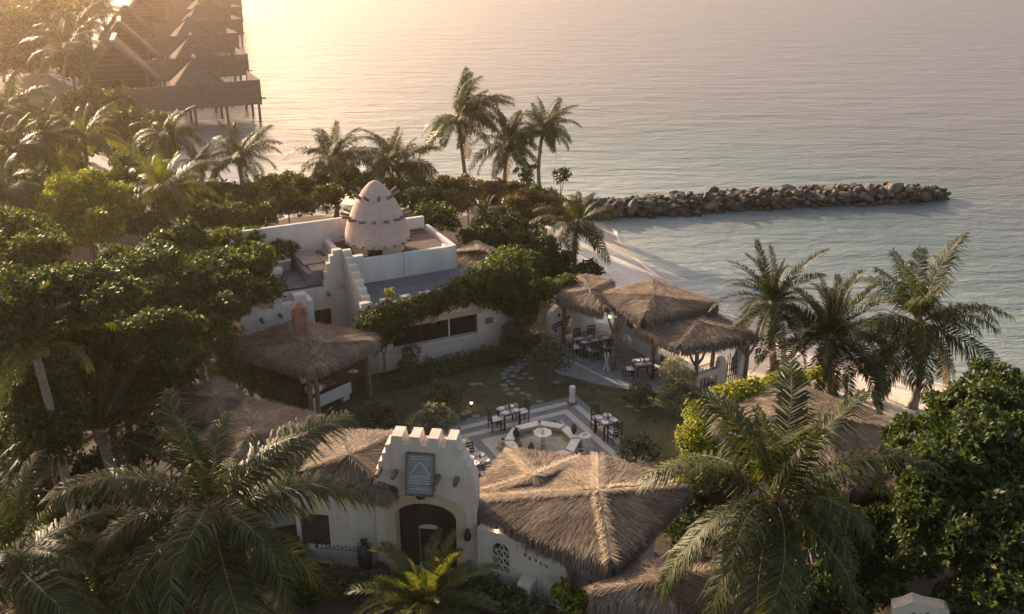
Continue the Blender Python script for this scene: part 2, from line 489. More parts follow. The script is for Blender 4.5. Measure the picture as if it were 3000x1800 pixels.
# algae and wet rock below the tide line
geo = nt.nodes.new('ShaderNodeNewGeometry'); sep = nt.nodes.new('ShaderNodeSeparateXYZ')
nt.links.new(geo.outputs['Position'], sep.inputs[0])
mr = N(nt, 'ShaderNodeMapRange'); mr.inputs[1].default_value = SEA_Z + .15; mr.inputs[2].default_value = SEA_Z + .55
nt.links.new(sep.outputs[2], mr.inputs[0])
nt.links.new(mixc(nt, mr.outputs[0], (.035, .033, .025), c1), b.inputs['Base Color'])
b.inputs['Roughness'].default_value = .85
bump(nt, noise(nt, 5, 6, .65, oc), .6, .08, b)
M['rock_m'] = m
rocks = [rock_mesh('boulder', s, f) for s, f in ((1, .7), (2, .8), (3, .65), (4, .75), (5, .85), (6, .7), (7, .6))]
BW0, BW1 = P(1645, 655, SEA_Z) + Vector((.2, 1.5, 0)), P(2775, 580, SEA_Z) + Vector((.1, .6, 0))
bw_dir = (BW1 - BW0).normalized(); bw_n = Vector((bw_dir.y, -bw_dir.x, 0))
if bw_n.y > 0: bw_n = -bw_n                            # towards the camera
bw_len = (BW1 - BW0).length
bw = empty('breakwater', (BW0 + BW1) / 2, label='long grey boulder breakwater curving out into the sea', cat='breakwater')
core = MB()
def bw_pt(s, t):
    """s along 0..1, t across: -1 far foot, +1 near foot"""
    taper = min(1.0, max(.25, (1 - s) * 6 + .25))
    w = 1.9 * taper
    top = SEA_Z + .80 * min(1, .5 + (1 - s) * 4)
    bend = 1.6 * math.sin(s * math.pi) - 2.2 * max(0, s - .75) * 2
    p = BW0 + bw_dir * (s * bw_len) + bw_n * (t * w - bend * .35)
    a_ = abs(t)
    p.z = top if a_ < .42 else top + (SEA_Z - .55 - top) * (a_ - .42) / .58
    return p
prof = [-1.0, -.42, .42, 1.0]
vs, fs = [], []
for i in range(25):
    for t in prof:
        p = bw_pt(i / 24, t); vs.append(p - Vector((0, 0, .5)))
for i in range(24):
    for k in range(3):
        a0 = i * 4 + k; fs.append((a0, a0 + 1, a0 + 5, a0 + 4))
core.add(vs, fs)
core.build('rubble_core', M['rock_m'], bw, True)
rr = random.Random(11)
nrock = 0
for row, t in enumerate((-.75, -.48, -.22, .04, .28, .48, .64, .80, .95)):
    ns = 33
    for k in range(ns):
        s = (k + .5 * (row % 2) + rr.uniform(-.25, .25)) / ns
        if not 0 <= s <= 1: continue
        p = bw_pt(s, t + rr.uniform(-.05, .05))
        o = link_mesh('boulder', rr.choice(rocks), None, bw)
        sz = rr.choice((.34, .44, .52, .62, .74)) * rr.uniform(.9, 1.1) * (1.0 if s < .9 else .85)
        o.location = p + Vector((0, 0, rr.uniform(-.16, .10))) - bw.location
        o.rotation_euler = (rr.uniform(-.6, .6), rr.uniform(-.6, .6), rr.uniform(0, 6.28))
        o.scale = (sz * rr.uniform(.9, 1.35), sz, sz * rr.uniform(.85, 1.1))
        nrock += 1
# smaller stones wedged between the boulders
bmr = bmesh.new(); bmesh.ops.create_icosphere(bmr, subdivisions=1, radius=1.0)
bv = np.array([v_.co[:] for v_ in bmr.verts]); bf = np.array([[v_.index for v_ in f_.verts] for f_ in bmr.faces]); bmr.free()
V_, T_r = [], []
gr_ = np.random.default_rng(9)
for k in range(700):
    p_ = np.array(bw_pt(rr.random(), rr.uniform(-.9, 1.02))); s_k = rr.uniform(.12, .28)
    w_ = bv * (1 + gr_.normal(0, .16, (len(bv), 1))) * s_k * np.array([rr.uniform(.8, 1.5), 1, .8])
    a_k = rr.random() * 6.28; R_k = np.array([[math.cos(a_k), -math.sin(a_k), 0], [math.sin(a_k), math.cos(a_k), 0], [0, 0, 1]])
    V_.append(w_ @ R_k.T + p_ + np.array([0, 0, rr.uniform(-.1, .22)])); T_r.append(bf + k * len(bv))
rb = link_mesh('rubble', np_mesh('rubble', np.concatenate(V_), tris=np.concatenate(T_r)), M['rock_m'], bw, True); tag(rb, kind='stuff')
# ------------------------------------------------------------------ thatch
def straws(starts, dirs, nrm, L, w0, w1, lift):
    """one tapered blade per start point -> verts, quads"""
    n = len(starts)
    side = np.cross(dirs, nrm); side /= (np.linalg.norm(side, axis=1)[:, None] + 1e-9)
    e = starts + dirs * L[:, None] + nrm * lift[:, None]
    v = np.stack([starts - side * w0[:, None], starts + side * w0[:, None], e + side * w1[:, None], e - side * w1[:, None]], 1).reshape(-1, 3)
    return v, np.arange(n * 4).reshape(-1, 4)
def unit(a): return a / (np.linalg.norm(a, axis=-1, keepdims=True) + 1e-9)
M['thatch_hip'] = isl_mat('thatch_hip', [(0, (.30, .22, .14)), (.5, (.48, .36, .24)), (1, (.64, .50, .34))], .8, .2)
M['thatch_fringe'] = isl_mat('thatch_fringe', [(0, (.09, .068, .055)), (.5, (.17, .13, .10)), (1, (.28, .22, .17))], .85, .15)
def thatch(parent, corners, peaks, dens=1100, fringe=.5, thick=.28, seed=1, droop=.12, sl=.40, fdens=420, w=.0095, hips=False):
    """hipped thatch roof: corners (eave, any winding), one or two peaks; returns the roof part"""
    g = np.random.default_rng(seed)
    C = [Vector(c) for c in corners]
    ar = sum(C[i].x * C[(i + 1) % len(C)].y - C[(i + 1) % len(C)].x * C[i].y for i in range(len(C)))
    if ar < 0: C = C[::-1]
    K = [Vector(p) for p in peaks]
    n = len(C)
    mid = sum(C, Vector()) / n
    own = [min(range(len(K)), key=lambda k: (K[k] - c).length) for c in C]
    polys = []
    for i in range(n):
        j = (i + 1) % n
        polys.append([C[i], C[j], K[own[i]]] if own[i] == own[j] else [C[i], C[j], K[own[j]], K[own[i]]])
    # shell: bulging top, thick eave
    mb = MB()
    sub = 5
    tris = []
    for pl in polys:
        for t in range(1, len(pl) - 1): tris.append((pl[0], pl[t], pl[t + 1]) if len(pl) == 3 else (pl[0], pl[t], pl[t + 1]))
    for a, b, c in tris:
        idx = {}; vs = []; fs = []
        for i in range(sub + 1):
            for j in range(sub + 1 - i):
                k = sub - i - j
                p = (a * i + b * j + c * k) / sub
                idx[(i, j)] = len(vs); vs.append(p)
        for i in range(sub):
            for j in range(sub - i):
                fs.append((idx[(i, j)], idx[(i + 1, j)], idx[(i, j + 1)]))
                if i + j < sub - 1: fs.append((idx[(i + 1, j)], idx[(i + 1, j + 1)], idx[(i, j + 1)]))
        mb.add(vs, fs)
    low = [c - Vector((0, 0, thick)) + (mid - c).normalized() * .1 for c in C]
    for i in range(n):
        j = (i + 1) % n
        mb.add([C[i], low[i], low[j], C[j]], [(0, 1, 2, 3)])
    mb.add(low, [tuple(range(n))[::-1]])
    roof = mb.build('roof', M['thatch_base'], parent, True)
    # straw courses
    vs, qs, off = [], [], 0
    for pl in polys:
        T = [(pl[0], pl[t], pl[t + 1]) for t in range(1, len(pl) - 1)]
        for a, b, c in T:
            A, B, D = (np.array(x) for x in (a, b, c))
            nr = np.cross(B - A, D - A); area = np.linalg.norm(nr) / 2
            nr = nr / (np.linalg.norm(nr) + 1e-9)
            if nr[2] < 0: nr = -nr
            m = int(area * dens)
            if m < 3: continue
            u = g.random((m, 2)); fl = u.sum(1) > 1; u[fl] = 1 - u[fl]
            p = A + u[:, :1] * (B - A) + u[:, 1:] * (D - A)
            ds = np.array([nr[0] * nr[2], nr[1] * nr[2], nr[2] ** 2 - 1]); ds = ds / (np.linalg.norm(ds) + 1e-9)
            pk = np.array(min(K, key=lambda k: (k - (a + b) / 2).length))
            rad = unit(p - pk)
            d = unit(ds * .55 + rad * .45 + g.normal(0, .12, (m, 3)))
            d = unit(d - nr * (d @ nr)[:, None] * .9)
            N_ = np.tile(nr, (m, 1))
            v, q = straws(p + N_ * (.01 + .05 * g.random((m, 1))), d, N_, sl * (.5 + .8 * g.random(m)), w * (.6 + .9 * g.random(m)), w * .35 * np.ones(m), -.02 + .055 * g.random(m) ** 2)
            vs.append(v); qs.append(q + off); off += len(v)
    o = link_mesh('straw_courses', np_mesh('straw_courses', np.concatenate(vs), np.concatenate(qs)), M['thatch'], roof)
    tag(o, kind='stuff')
    # hips and ridges: paler bundles spreading to both sides
    vs, qs, off = [], [], 0
    lines = [(K[own[i]], C[i]) for i in range(n)] + ([(K[0], K[1])] if len(K) > 1 else [])
    for a, b in lines:
        A, B = np.array(a), np.array(b)
        L = np.linalg.norm(B - A); m = int(L * dens * (.5 if hips else .12))
        if m < 3: continue
        t = g.random((m, 1)); p = A + t * (B - A) + np.array([0, 0, .07])
        along = unit((B - A)[None, :])
        sd = np.cross(along, [[0, 0, 1.0]]); sd = unit(sd) * np.where(g.random((m, 1)) < .5, -1, 1)
        d = unit(along * (.75 if (a, b) != lines[-1] or len(K) < 2 else .1) + sd * (.25 + .8 * g.random((m, 1))) + g.normal(0, .14, (m, 3)) + np.array([0, 0, -.16]))
        N_ = unit(np.tile(np.array([0, 0, 1.0]), (m, 1)) + sd * .2)
        v, q = straws(p, d, N_, sl * (.4 + .6 * g.random(m)), w * (.7 + .9 * g.random(m)), w * .4 * np.ones(m), .05 * g.random(m))
        vs.append(v); qs.append(q + off); off += len(v)
    o = link_mesh('hip_thatch', np_mesh('hip_thatch', np.concatenate(vs), np.concatenate(qs)), M['thatch_hip' if hips else 'thatch'], roof); tag(o, kind='stuff')
    # hanging fringe along the eaves
    V, Q, off = [], [], 0
    for i in range(n):
        A, B = np.array(C[i]), np.array(C[(i + 1) % n])
        L = np.linalg.norm(B - A); m = int(L * fdens)
        e = unit((B - A)[None, :])[0]; out = np.array([e[1], -e[0], 0.0])
        if np.dot(out, (A + B) / 2 - np.array(mid)) < 0: out = -out
        t = g.random((m, 1)) * 1.04 - .02
        jit = g.normal(0, .028, (m, 3))
        p0 = A + t * (B - A) - out * (.12 + .2 * g.random((m, 1))) + np.array([0, 0, .06]) - np.array([0, 0, 1.0]) * .05 * g.random((m, 1))
        p1 = p0 + out * (.36 + .08 * g.random((m, 1))) - np.array([0, 0, 1.0]) * (.10 + .12 * g.random((m, 1))) + jit
        p2 = p1 + out * (.01 + .06 * g.random((m, 1))) - np.array([0, 0, 1.0]) * fringe * (.62 + .42 * g.random((m, 1))) + e * g.normal(0, .06, (m, 1))
        ww = (w * (.7 + .9 * g.random((m, 1)))) * e
        v = np.stack([p0 - ww, p0 + ww, p1 - ww, p1 + ww, p2 - ww * .4, p2 + ww * .4], 1).reshape(-1, 3)
        b6 = np.arange(m)[:, None] * 6
        q = np.concatenate([b6 + np.array([[0, 1, 3, 2]]), b6 + np.array([[2, 3, 5, 4]])])
        V.append(v); Q.append(q + off); off += len(v)
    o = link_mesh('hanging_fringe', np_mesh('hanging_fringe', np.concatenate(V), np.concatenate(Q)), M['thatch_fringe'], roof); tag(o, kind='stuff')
    return roof
# ------------------------------------------------------------------ frames for building parts
class Frame:
    def __init__(self, org, ang):
        self.o = Vector(org); self.a = Vector((math.cos(ang), math.sin(ang), 0)); self.b = Vector((-math.sin(ang), math.cos(ang), 0)); self.ang = ang
    def __call__(self, a, b, z=0.0): return self.o + self.a * a + self.b * b + Vector((0, 0, z))
def rect(x0, z0, x1, z1): return [(x0, z0), (x1, z0), (x1, z1), (x0, z1)]
def arch(x0, z0, x1, spring, apex, n=12):
    pts = [(x0, z0), (x1, z0), (x1, spring)]
    cx, hw = (x0 + x1) / 2, (x1 - x0) / 2
    for k in range(1, n):
        t = math.pi * k / n
        pts.append((cx + hw * math.cos(t), spring + (apex - spring) * math.sin(t)))
    return pts + [(x0, spring)]
def log(mb, p, d, L=.45, r=.085):
    p, d = Vector(p), Vector(d).normalized()
    mb.tube([p - d * .12, p + d * L], [r, r * .93], 9)
    return mb

# ------------------------------------------------------------------ domed main house
F = Frame((-6.45, 40.15, 0), R(26))
house = empty('domed_house', F(0, 0), label='white plaster house with a pink beehive dome on its flat roof', cat='house')
def hw(contours, a, b, along='a', th=.3, mat='plaster', name='wall', bev=.035, z=0):
    mb = MB()
    if along == 'a': mb.panel(contours, F(a, b, z), F.a, -th) if False else mb.panel(contours, F(a, b, z), F.a, th)
    else: mb.panel(contours, F(a, b, z), F.b, th)
    return mb.build(name, M[mat], house, True, bevel=bev)
# front wall with its long dark window; parapet with low rounded teeth
top = [(7.3, 3.35)]
x = 7.3
while x > .4:
    top += [(x - .45, 3.35), (x - .45, 3.55), (x - .95, 3.55), (x - .95, 3.35)]
    x -= .95
front = hw([[(0, 0), (7.3, 0)] + top + [(0, 3.35)], rect(1.1, 1.08, 5.35, 2.05)], 0, 0, mat='plaster', name='front_wall')
MB().panel([rect(.75, 2.06, 5.6, 2.32)], F(0, -.03), F.a, .1).build('window_lintel', M['ochre_plaster'], house, True, bevel=.02)
MB().panel([rect(.9, .94, 5.5, 1.07)], F(0, -.12), F.a, .2).build('window_sill', M['stone'], house, True, bevel=.02)
wn_ = MB().panel([rect(1.1, 1.08, 5.35, 2.05)], F(0, .2), F.a, .04).build('window', M['dark_glass'], house, True)
for a_ in (1.14, 2.5, 3.95, 5.31):
    MB().box(F(a_, .17, 1.565), (.05, .05, .97), F.ang).build('mullion', M['white_paint' if a_ == 3.95 else 'dark_wood'], wn_, True)
MB().panel([rect(2.95, 2.0, 3.2, 2.36)], F(0, -.06), F.a, .05).build('corbel', M['grey_stone'], house, True)
MB().panel([rect(5.75, 1.45, 6.15, 1.75)], F(0, -.03), F.a, .04).build('wall_plaque', M['terracotta'], house, True)
hw([rect(0, 0, 3.4, 3.5)], 7.3, 0, 'b', -.3, name='side_wall')
MB().add([F(.05, .1, 3.12), F(7.25, .1, 3.12), F(7.25, 3.5, 3.12), F(.05, 3.5, 3.12)], [(0, 1, 2, 3)]).build('lower_roof', M['roof_felt'], house, True)
# stepped wing wall running towards the camera
st = [(0, 0), (3.5, 0), (3.5, 5.0)]
zz, bb = 5.0, 3.5
for k in range(7):
    st += [(bb - .2, zz), (bb - .3, zz - .08)] if k == 0 else [(bb, zz), (bb - .42, zz)]
    bb -= .30 if k == 0 else .42
    zz -= .235
    st += [(bb, zz + .02)]
st += [(0, zz)]
wing = MB().panel([st, arch(.9, .0, 2.3, 1.9, 2.35)], F(-.02, 0), F.b, -.38).build('stepped_wing_wall', M['plaster'], house, True, bevel=.05)
# wall behind the recess, stepping up to the corner
w1 = [(-4.6, 0), (-.02, 0), (-.02, 5.0), (-.45, 5.0), (-.45, 4.75), (-.62, 4.75), (-.62, 4.4), (-.78, 4.4), (-.78, 4.0), (-.92, 4.0), (-.92, 3.55), (-1.0, 3.55), (-1.0, 3.25), (-4.6, 3.25)]
hw([w1, rect(-2.0, 0.001, -.75, 2.15)], 0, 3.5, mat='plaster', name='recess_wall', bev=.04)
MB().panel([rect(-2.0, 0, -.75, 2.15)], F(0, 3.68), F.a, .03).build('door', M['dark_wood'], house, True)
lg = MB(); log(lg, F(-2.1, 3.5, 2.85), -F.b, .35); lg.build('log_end', M['log'], house, True, smooth=False)
lg = MB(); log(lg, F(-.85, 3.5, 2.95), -F.b, .35); lg.build('log_end', M['log'], house, True)
# crenellated block on the left
blk = [(-5.2, 0), (-2.15, 0), (-2.15, 3.55), (-2.75, 3.55), (-2.75, 3.2), (-3.25, 3.2), (-3.25, 3.45), (-3.7, 3.45), (-3.7, 3.1), (-4.3, 3.1), (-4.3, 3.35), (-4.75, 3.35), (-4.75, 3.0), (-5.2, 3.0)]
hw([blk], 0, 2.3, mat='white_plaster', name='crenellated_wall', th=.45, bev=.06)
hw([rect(0, 0, 1.25, 3.2)], -2.15, 2.32, 'b', -.3, mat='white_plaster', name='return_wall')
for a_, z_ in ((-2.6, 2.85), (-3.45, 2.78), (-4.3, 2.70)):
    lg = MB(); log(lg, F(a_, 2.3, z_), -F.b, .4); lg.build('log_end', M['log'], house, True)
MB().add([F(-5.1, 3.6, 2.9), F(-.1, 3.6, 2.9), F(-.1, 6.2, 2.9), F(-5.1, 6.2, 2.9)], [(0, 1, 2, 3)]).build('side_roof', M['roof_felt'], house, True)
# upper block: roof deck, parapets
UZ = 4.12
MB().add([F(.05, 3.6, UZ), F(5.5, 3.6, UZ), F(5.5, 7.5, UZ), F(.05, 7.5, UZ)], [(0, 1, 2, 3)]).build('upper_roof', M['brown_deck'], house, True)
MB().panel([rect(.02, 3.0, 3.0, 4.34)], F(0, 3.5), F.a, .25).build('parapet', M['white_plaster'], house, True, bevel=.025)
MB().panel([rect(3.02, 3.0, 5.7, 4.32)], F(0, 3.5), F.a, .25).build('parapet', M['white_plaster'], house, True, bevel=.025)
MB().panel([rect(0, 4.33, 1.0, 4.55)], F(.02, 3.46), F.a, .3).build('parapet_step', M['white_plaster'], house, True, bevel=.02)
MB().panel([rect(.25, 3.0, 4.1, 4.25)], F(5.7, 3.5), F.b, -.22).build('parapet', M['white_plaster'], house, True, bevel=.025)
MB().panel([rect(.3, 2.9, 3.3, 4.5)], F(-.0, 3.5), F.b, -.28).build('parapet', M['plaster'], house, True, bevel=.025)
MB().panel([rect(-4.6, 2.9, 5.7, 4.7)], F(0, 7.6), F.a, .22).build('parapet', M['white_plaster'], house, True, bevel=.02)
# tall screen walls round the plant on the back left
MB().panel([rect(-4.7, 2.9, 1.9, 5.35)], F(0, 7.2), F.a, .2).build('screen_wall', M['white_plaster'], house, True, bevel=.025)
MB().panel([rect(5.9, 2.9, 7.19, 5.35)], F(-4.7, 0), F.b, -.22).build('screen_wall', M['white_plaster'], house, True, bevel=.025)
MB().panel([rect(-5.3, 0, -4.72, 5.0)], F(0, 5.9), F.a, .22).build('screen_wall', M['white_plaster'], house, True, bevel=.025)
MB().panel([rect(4.9, 0, 5.88, 4.7)], F(-5.3, 0), F.b, -.22).build('screen_wall', M['white_plaster'], house, True, bevel=.025)
MB().panel([rect(-6.1, 0, -5.32, 4.6)], F(0, 4.9), F.a, .25).build('screen_wall', M['white_plaster'], house, True, bevel=.025)
MB().add([F(-4.5, 3.7, 3.35), F(-.1, 3.7, 3.35), F(-.1, 7.1, 3.35), F(-4.5, 7.1, 3.35)], [(0, 1, 2, 3)]).build('plant_roof', M['roof_felt'], house, True)
M['roof_slab'] = rough_mat('roof_slab', (.24, .195, .14), (.34, .28, .21), 3, .85, .5, .02, 14, .2)
# loose roof slabs beside the dome, on a raised bed
MB().box(F(-.82, 5.35, 3.64), (1.72, 3.1, .58), F.ang).build('raised_roof', M['roof_felt'], house, True, bevel=.02)
for k, (a_, b_, w_, d_) in enumerate(((-.9, 4.3, 1.0, .9), (-1.0, 5.35, 1.1, 1.0), (-.1, 5.0, 1.0, .8), (.25, 4.15, .8, .7), (-1.1, 6.3, 1.0, .8), (.2, 5.95, .9, .9), (.9, 4.3, .6, .5))):
    MB().box(F(a_, b_, 3.98 + .05 * (k % 3)), (w_, d_, .07), F.ang + R(4 * (k % 3 - 1))).build('roof_slab', M['roof_slab'], house, True, bevel=.01)
# beehive dome
DC = F(2.35, 5.35, UZ)
prof = [(1.52, 0), (1.52, .62), (1.54, .66)]
dome = empty('dome', DC - house.location); dome.parent = house
MB().lathe([(1.30, 0), (1.30, .75)], (0, 0, 0), 40).build('dome_drum', M['ochre_plaster'], dome)
pr = [(1.26, .42), (1.58, .44), (1.62, .52), (1.60, .75), (1.55, 1.05), (1.47, 1.35), (1.38, 1.62), (1.35, 1.72), (1.31, 1.76), (1.26, 1.86), (1.16, 2.12), (1.0, 2.45), (.86, 2.66), (.82, 2.72), (.78, 2.77), (.66, 2.95), (.46, 3.2), (.28, 3.37), (.12, 3.46), (.02, 3.48)]
MB().lathe(pr, (0, 0, 0), 72, .02).build('dome_shell', M['pink_plaster'], dome, smooth=True)
for rr_, z_, n_, el, ph in ((1.58, .58, 20, 4, .07), (1.30, 1.74, 16, 16, .18), (.82, 2.72, 10, 32, .0)):
    for k in range(n_):
        an = 2 * math.pi * (k + ph) / n_
        d = Vector((math.cos(an) * math.cos(R(el)), math.sin(an) * math.cos(R(el)), math.sin(R(el))))
        p = Vector((math.cos(an) * rr_, math.sin(an) * rr_, z_))
        MB().tube([p - d * .1, p + d * (.46 if z_ > 1 else .2)], [.078, .072] if z_ > 1 else [.05, .045], 8).build('log_peg', M['log'], dome)
cd = -F.b
dang = math.atan2(-DC.y, -DC.x) - .12
dw = Vector((math.cos(dang), math.sin(dang), 0))
MB().box(dw * 1.29 + Vector((0, 0, .36)), (.1, .72, .68), dang).build('dome_door', M['dark_glass'], dome)
# satellite frame and duct on the plant roof
eq = empty('roof_equipment', F(-2.4, 6.4, 3.35), R(30), 'grey metal equipment box behind the white screen wall', 'equipment')
MB().box((0, 0, .3), (.9, .7, .5)).build('casing', M['grey_stone'], eq, bevel=.03)
MB().box((0, 0, .585), (1.0, .8, .06)).build('lid', M['white_paint'], eq, bevel=.01)
for s in (-1, 1): MB().tube([(s * .4, -.3, .6), (0, 0, 1.0), (s * .4, .3, .6)], .02, 6).build('frame_bar', M['metal'], eq)
dk = empty('roof_duct', F(-3.2, 5.4, 3.35), R(40), 'pale rounded ventilation duct on the plant roof', 'duct')
MB().tube([(-.7, 0, .2), (-.3, 0, .32), (.3, 0, .36), (.7, 0, .3)], [.24, .3, .3, .22], 12).build('pipe', M['white_plaster'], dk, smooth=True)
MB().box((0, 0, .06), (1.2, .3, .12)).build('cradle', M['grey_stone'], dk)

# small thatched roof behind the house, half covered by creeper
br = empty('thatched_store', P(1420, 745, 0) * 0 + Vector((-1.6, 49.0, 0)), label='small thatched hut tucked behind the domed house among shrubs', cat='hut')
cs = [P(1330, 740, 2.6), P(1395, 708, 2.6), P(1508, 756, 2.6), P(1440, 792, 2.6)]
thatch(br, cs, [P(1405, 732, 3.3), P(1440, 742, 3.25)], 300, .4, seed=31, w=.02, fdens=200)
for c in cs:
    q = c + (Vector((-1.6, 49.0, 2.6)) - c) * .25
    MB().tube([(q.x, q.y, 0), (q.x, q.y, 2.5)], .09, 8).build('post', M['log'], br, True)
# ------------------------------------------------------------------ gate tower
GA = math.atan2(-.13, 1)
G = Frame((-4.32, 25.92, 0), GA)
gate = empty('gate_tower', G(1.6, 0), label='cream crenellated gate tower with an arched dark doorway', cat='gate')
W = 3.25
ct = [(0, 0), (W, 0), (W, 3.3), (W - .06, 3.5), (W, 3.6), (W - .10, 3.85), (W - .17, 3.87), (W - .17, 4.12), (W - .30, 4.15), (W - .30, 4.42), (W - .42, 4.45), (W - .42, 4.72), (W - .55, 4.75)]
mer = [(2.32, 2.70), (1.74, 2.14), (1.17, 1.56), (.60, 1.02)]
for x0, x1 in mer:
    ct += [(x1, 4.78), (x1 - .04, 5.06), (x0 + .05, 5.06), (x0, 4.78)]
ct += [(.55, 4.75), (.44, 4.72), (.44, 4.45), (.32, 4.42), (.32, 4.15), (.2, 4.12), (.18, 3.87), (.1, 3.85), (0, 3.6), (.06, 3.5), (0, 3.3)]
# drop near-duplicate points
ct2 = [ct[0]]
for p in ct[1:]:
    if abs(p[0] - ct2[-1][0]) + abs(p[1] - ct2[-1][1]) > .02: ct2.append(p)
door_o = arch(.66, .001, 2.60, 2.20, 2.74, 16)
MB().panel([ct2, door_o], G(0, 0), G.a, .62).build('tower_wall', M['plaster'], gate, True, bevel=.09, seg=3)
MB().panel([arch(.36, .0, 2.9, 2.35, 3.08, 16), arch(.662, .001, 2.598, 2.198, 2.738, 16)], G(0, -.05), G.a, .09).build('arch_surround', M['ochre_plaster'], gate, True, bevel=.02)
# doors standing in the opening: dark leaves, lintel board and plaque
MB().panel([arch(.66, 1.55, 2.60, 2.20, 2.74, 14)], G(0, .42), G.a, .05).build('fanlight_board', M['dark_wood'], gate, True)
for x0, x1 in ((.67, 1.28), (1.98, 2.59)):
    lf = MB().panel([rect(x0, .02, x1, 1.55)], G(0, .40), G.a, .06).build('door_leaf', M['dark_wood'], gate, True)
    for k in range(3):
        MB().panel([rect(x0 + .06, .12 + k * .48, x1 - .06, .52 + k * .48)], G(0, .385), G.a, .02).build('door_panel', M['dark_wood'], lf, True, bevel=.008)
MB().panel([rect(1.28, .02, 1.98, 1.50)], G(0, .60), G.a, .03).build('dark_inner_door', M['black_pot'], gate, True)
MB().panel([[(1.28, 1.50)] + [(1.98, 1.50)] + [(1.63 + .35 * math.cos(t * math.pi / 8), 1.50 + .16 * math.sin(t * math.pi / 8)) for t in range(1, 8)]], G(0, .375), G.a, .03).build('door_plaque', M['stone'], gate, True)
for a_, z_ in ((.24, 3.84), (.74, 3.82), (2.08, 3.74), (2.66, 3.72)):
    lg = MB(); log(lg, G(a_, 0, z_), -G.b + Vector((0, 0, .02)), .42, .085); lg.build('log_end', M['log'], gate, True)
# wedge-shaped hood with a framed panel
hood = MB()
a0, a1, zt, zb, d = 1.12, 1.98, 4.52, 3.28, .40
pt = lambda a, dd, z: G(a, -dd, z)
hood.add([pt(a0, .02, zt), pt(a1, .02, zt), pt(a1, d, zb), pt(a0, d, zb), pt(a0, 0, zb), pt(a1, 0, zb), pt(a0, 0, zt), pt(a1, 0, zt)],
         [(0, 3, 2, 1), (3, 4, 5, 2), (1, 2, 5, 7), (0, 6, 4, 3), (0, 1, 7, 6)])
hd = hood.build('sign_hood', M['grey_stone'], gate, True)
def hp(a, t, lift=.02):
    z = zt + (zb - zt) * t
    return pt(a, .02 + (d - .02) * t + lift, z + lift * .3)
for s0, s1 in (((a0, 0), (a1, 0)), ((a0, 1), (a1, 1)), ((a0, 0), (a0, 1)), ((a1, 0), (a1, 1))):
    MB().beam(hp(*s0), hp(*s1), .06, .05).build('frame_bar', M['grey_wood'], hd, True)
for t in (.08, .14, .60, .66, .72, .86): MB().beam(hp(a0 + .1, t, .012), hp(a1 - .1, t, .012), .02, .02).build('carved_line', M['stone'], hd, True)
mc = (a0 + a1) / 2
for q0, q1 in (((a0 + .12, .52), (mc, .2)), ((mc, .2), (a1 - .12, .52)), ((a0 + .12, .55), (a1 - .12, .55))):
    MB().beam(hp(*q0, .012), hp(*q1, .012), .03, .02).build('carved_line', M['stone'], hd, True)
MB().lathe([(.02, .12), (.12, .09), (.17, 0), (.15, -.07), (.03, -.1)], G(1.55, -.2, 3.14), 14).build('bell_lamp', M['black_pot'], gate, True, smooth=True)

# wall left of the gate, under the thatch, with a tiled dado band
wl = empty('entrance_wall', G(-1.5, 0), label='shaded cream wall left of the gate with a tiled dado', cat='wall')
MB().panel([rect(-2.7, 0, -.02, 2.6), rect(-2.55, .55, -1.6, 1.9)], G(0, .1), G.a, .3).build('plaster_wall', M['plaster'], wl, True, bevel=.03)  # darker plaster instead of white, standing in for the shade under the eave
for k in range(14):
    MB().panel([[(-1.95 + k * .135, .66), (-1.95 + k * .135 + .12, .66), (-1.95 + k * .135 + .06, .80)] if k % 2 else [(-1.95 + k * .135, .80), (-1.95 + k * .135 + .06, .66), (-1.95 + k * .135 + .12, .80)]], G(0, .085), G.a, .02).build('tile', M['grey_stone'], wl, True)
MB().panel([rect(-2.0, .60, -.05, .64)], G(0, .085), G.a, .02).build('tile_border', M['grey_stone'], wl, True)
for a_ in (-2.5, -2.1, -1.65): MB().box(G(a_, .2, 1.22), (.06, .08, 1.35), GA).build('window_bar', M['dark_wood'], wl, True)
def jar(name, loc, h, r, mat, label, cat='jar', group=None, handles=False):
    e = empty(name, loc, 0, label, cat, group)
    MB().lathe([(r * .45, 0), (r * .62, h * .06), (r * .98, h * .40), (r, h * .55), (r * .78, h * .78), (r * .42, h * .88), (r * .40, h * .94), (r * .52, h), (r * .42, h * 1.0), (r * .34, h * .9)], n=16).build('body', M[mat], e, smooth=True)
    MB().lathe([(r * .37, h * .88), (r * .30, h * .89)], n=12).build('opening', M['black_pot'], e)
    if handles:
        for s in (-1, 1):
            MB().tube([(s * r * .4, 0, h * .92), (s * r * .8, 0, h * .9), (s * r * .95, 0, h * .72), (s * r * .85, 0, h * .6)], .02, 6).build('handle', M[mat], e)
    return e
jar('tall_jar', G(-.35, -.28, .0), 1.35, .24, 'black_pot', 'tall black amphora standing left of the gate doorway', handles=True)
jar('squat_pot', G(.12, -.42, .0), .55, .36, 'black_pot', 'wide dark bowl beside the amphora at the gate', 'pot')
sc_ = empty('wall_lantern', G(2.98, -.0, 1.75), GA, 'black iron lantern on the wall right of the doorway', 'lantern')
MB().box((0, -.03, 0), (.08, .06, .3)).build('bracket', M['iron'], sc_)
MB().lathe([(.03, -.16), (.10, -.12), (.12, .06), (.05, .14), (.08, .18), (.02, .24)], (0, -.2, 0), 8).build('lantern_cage', M['iron'], sc_)

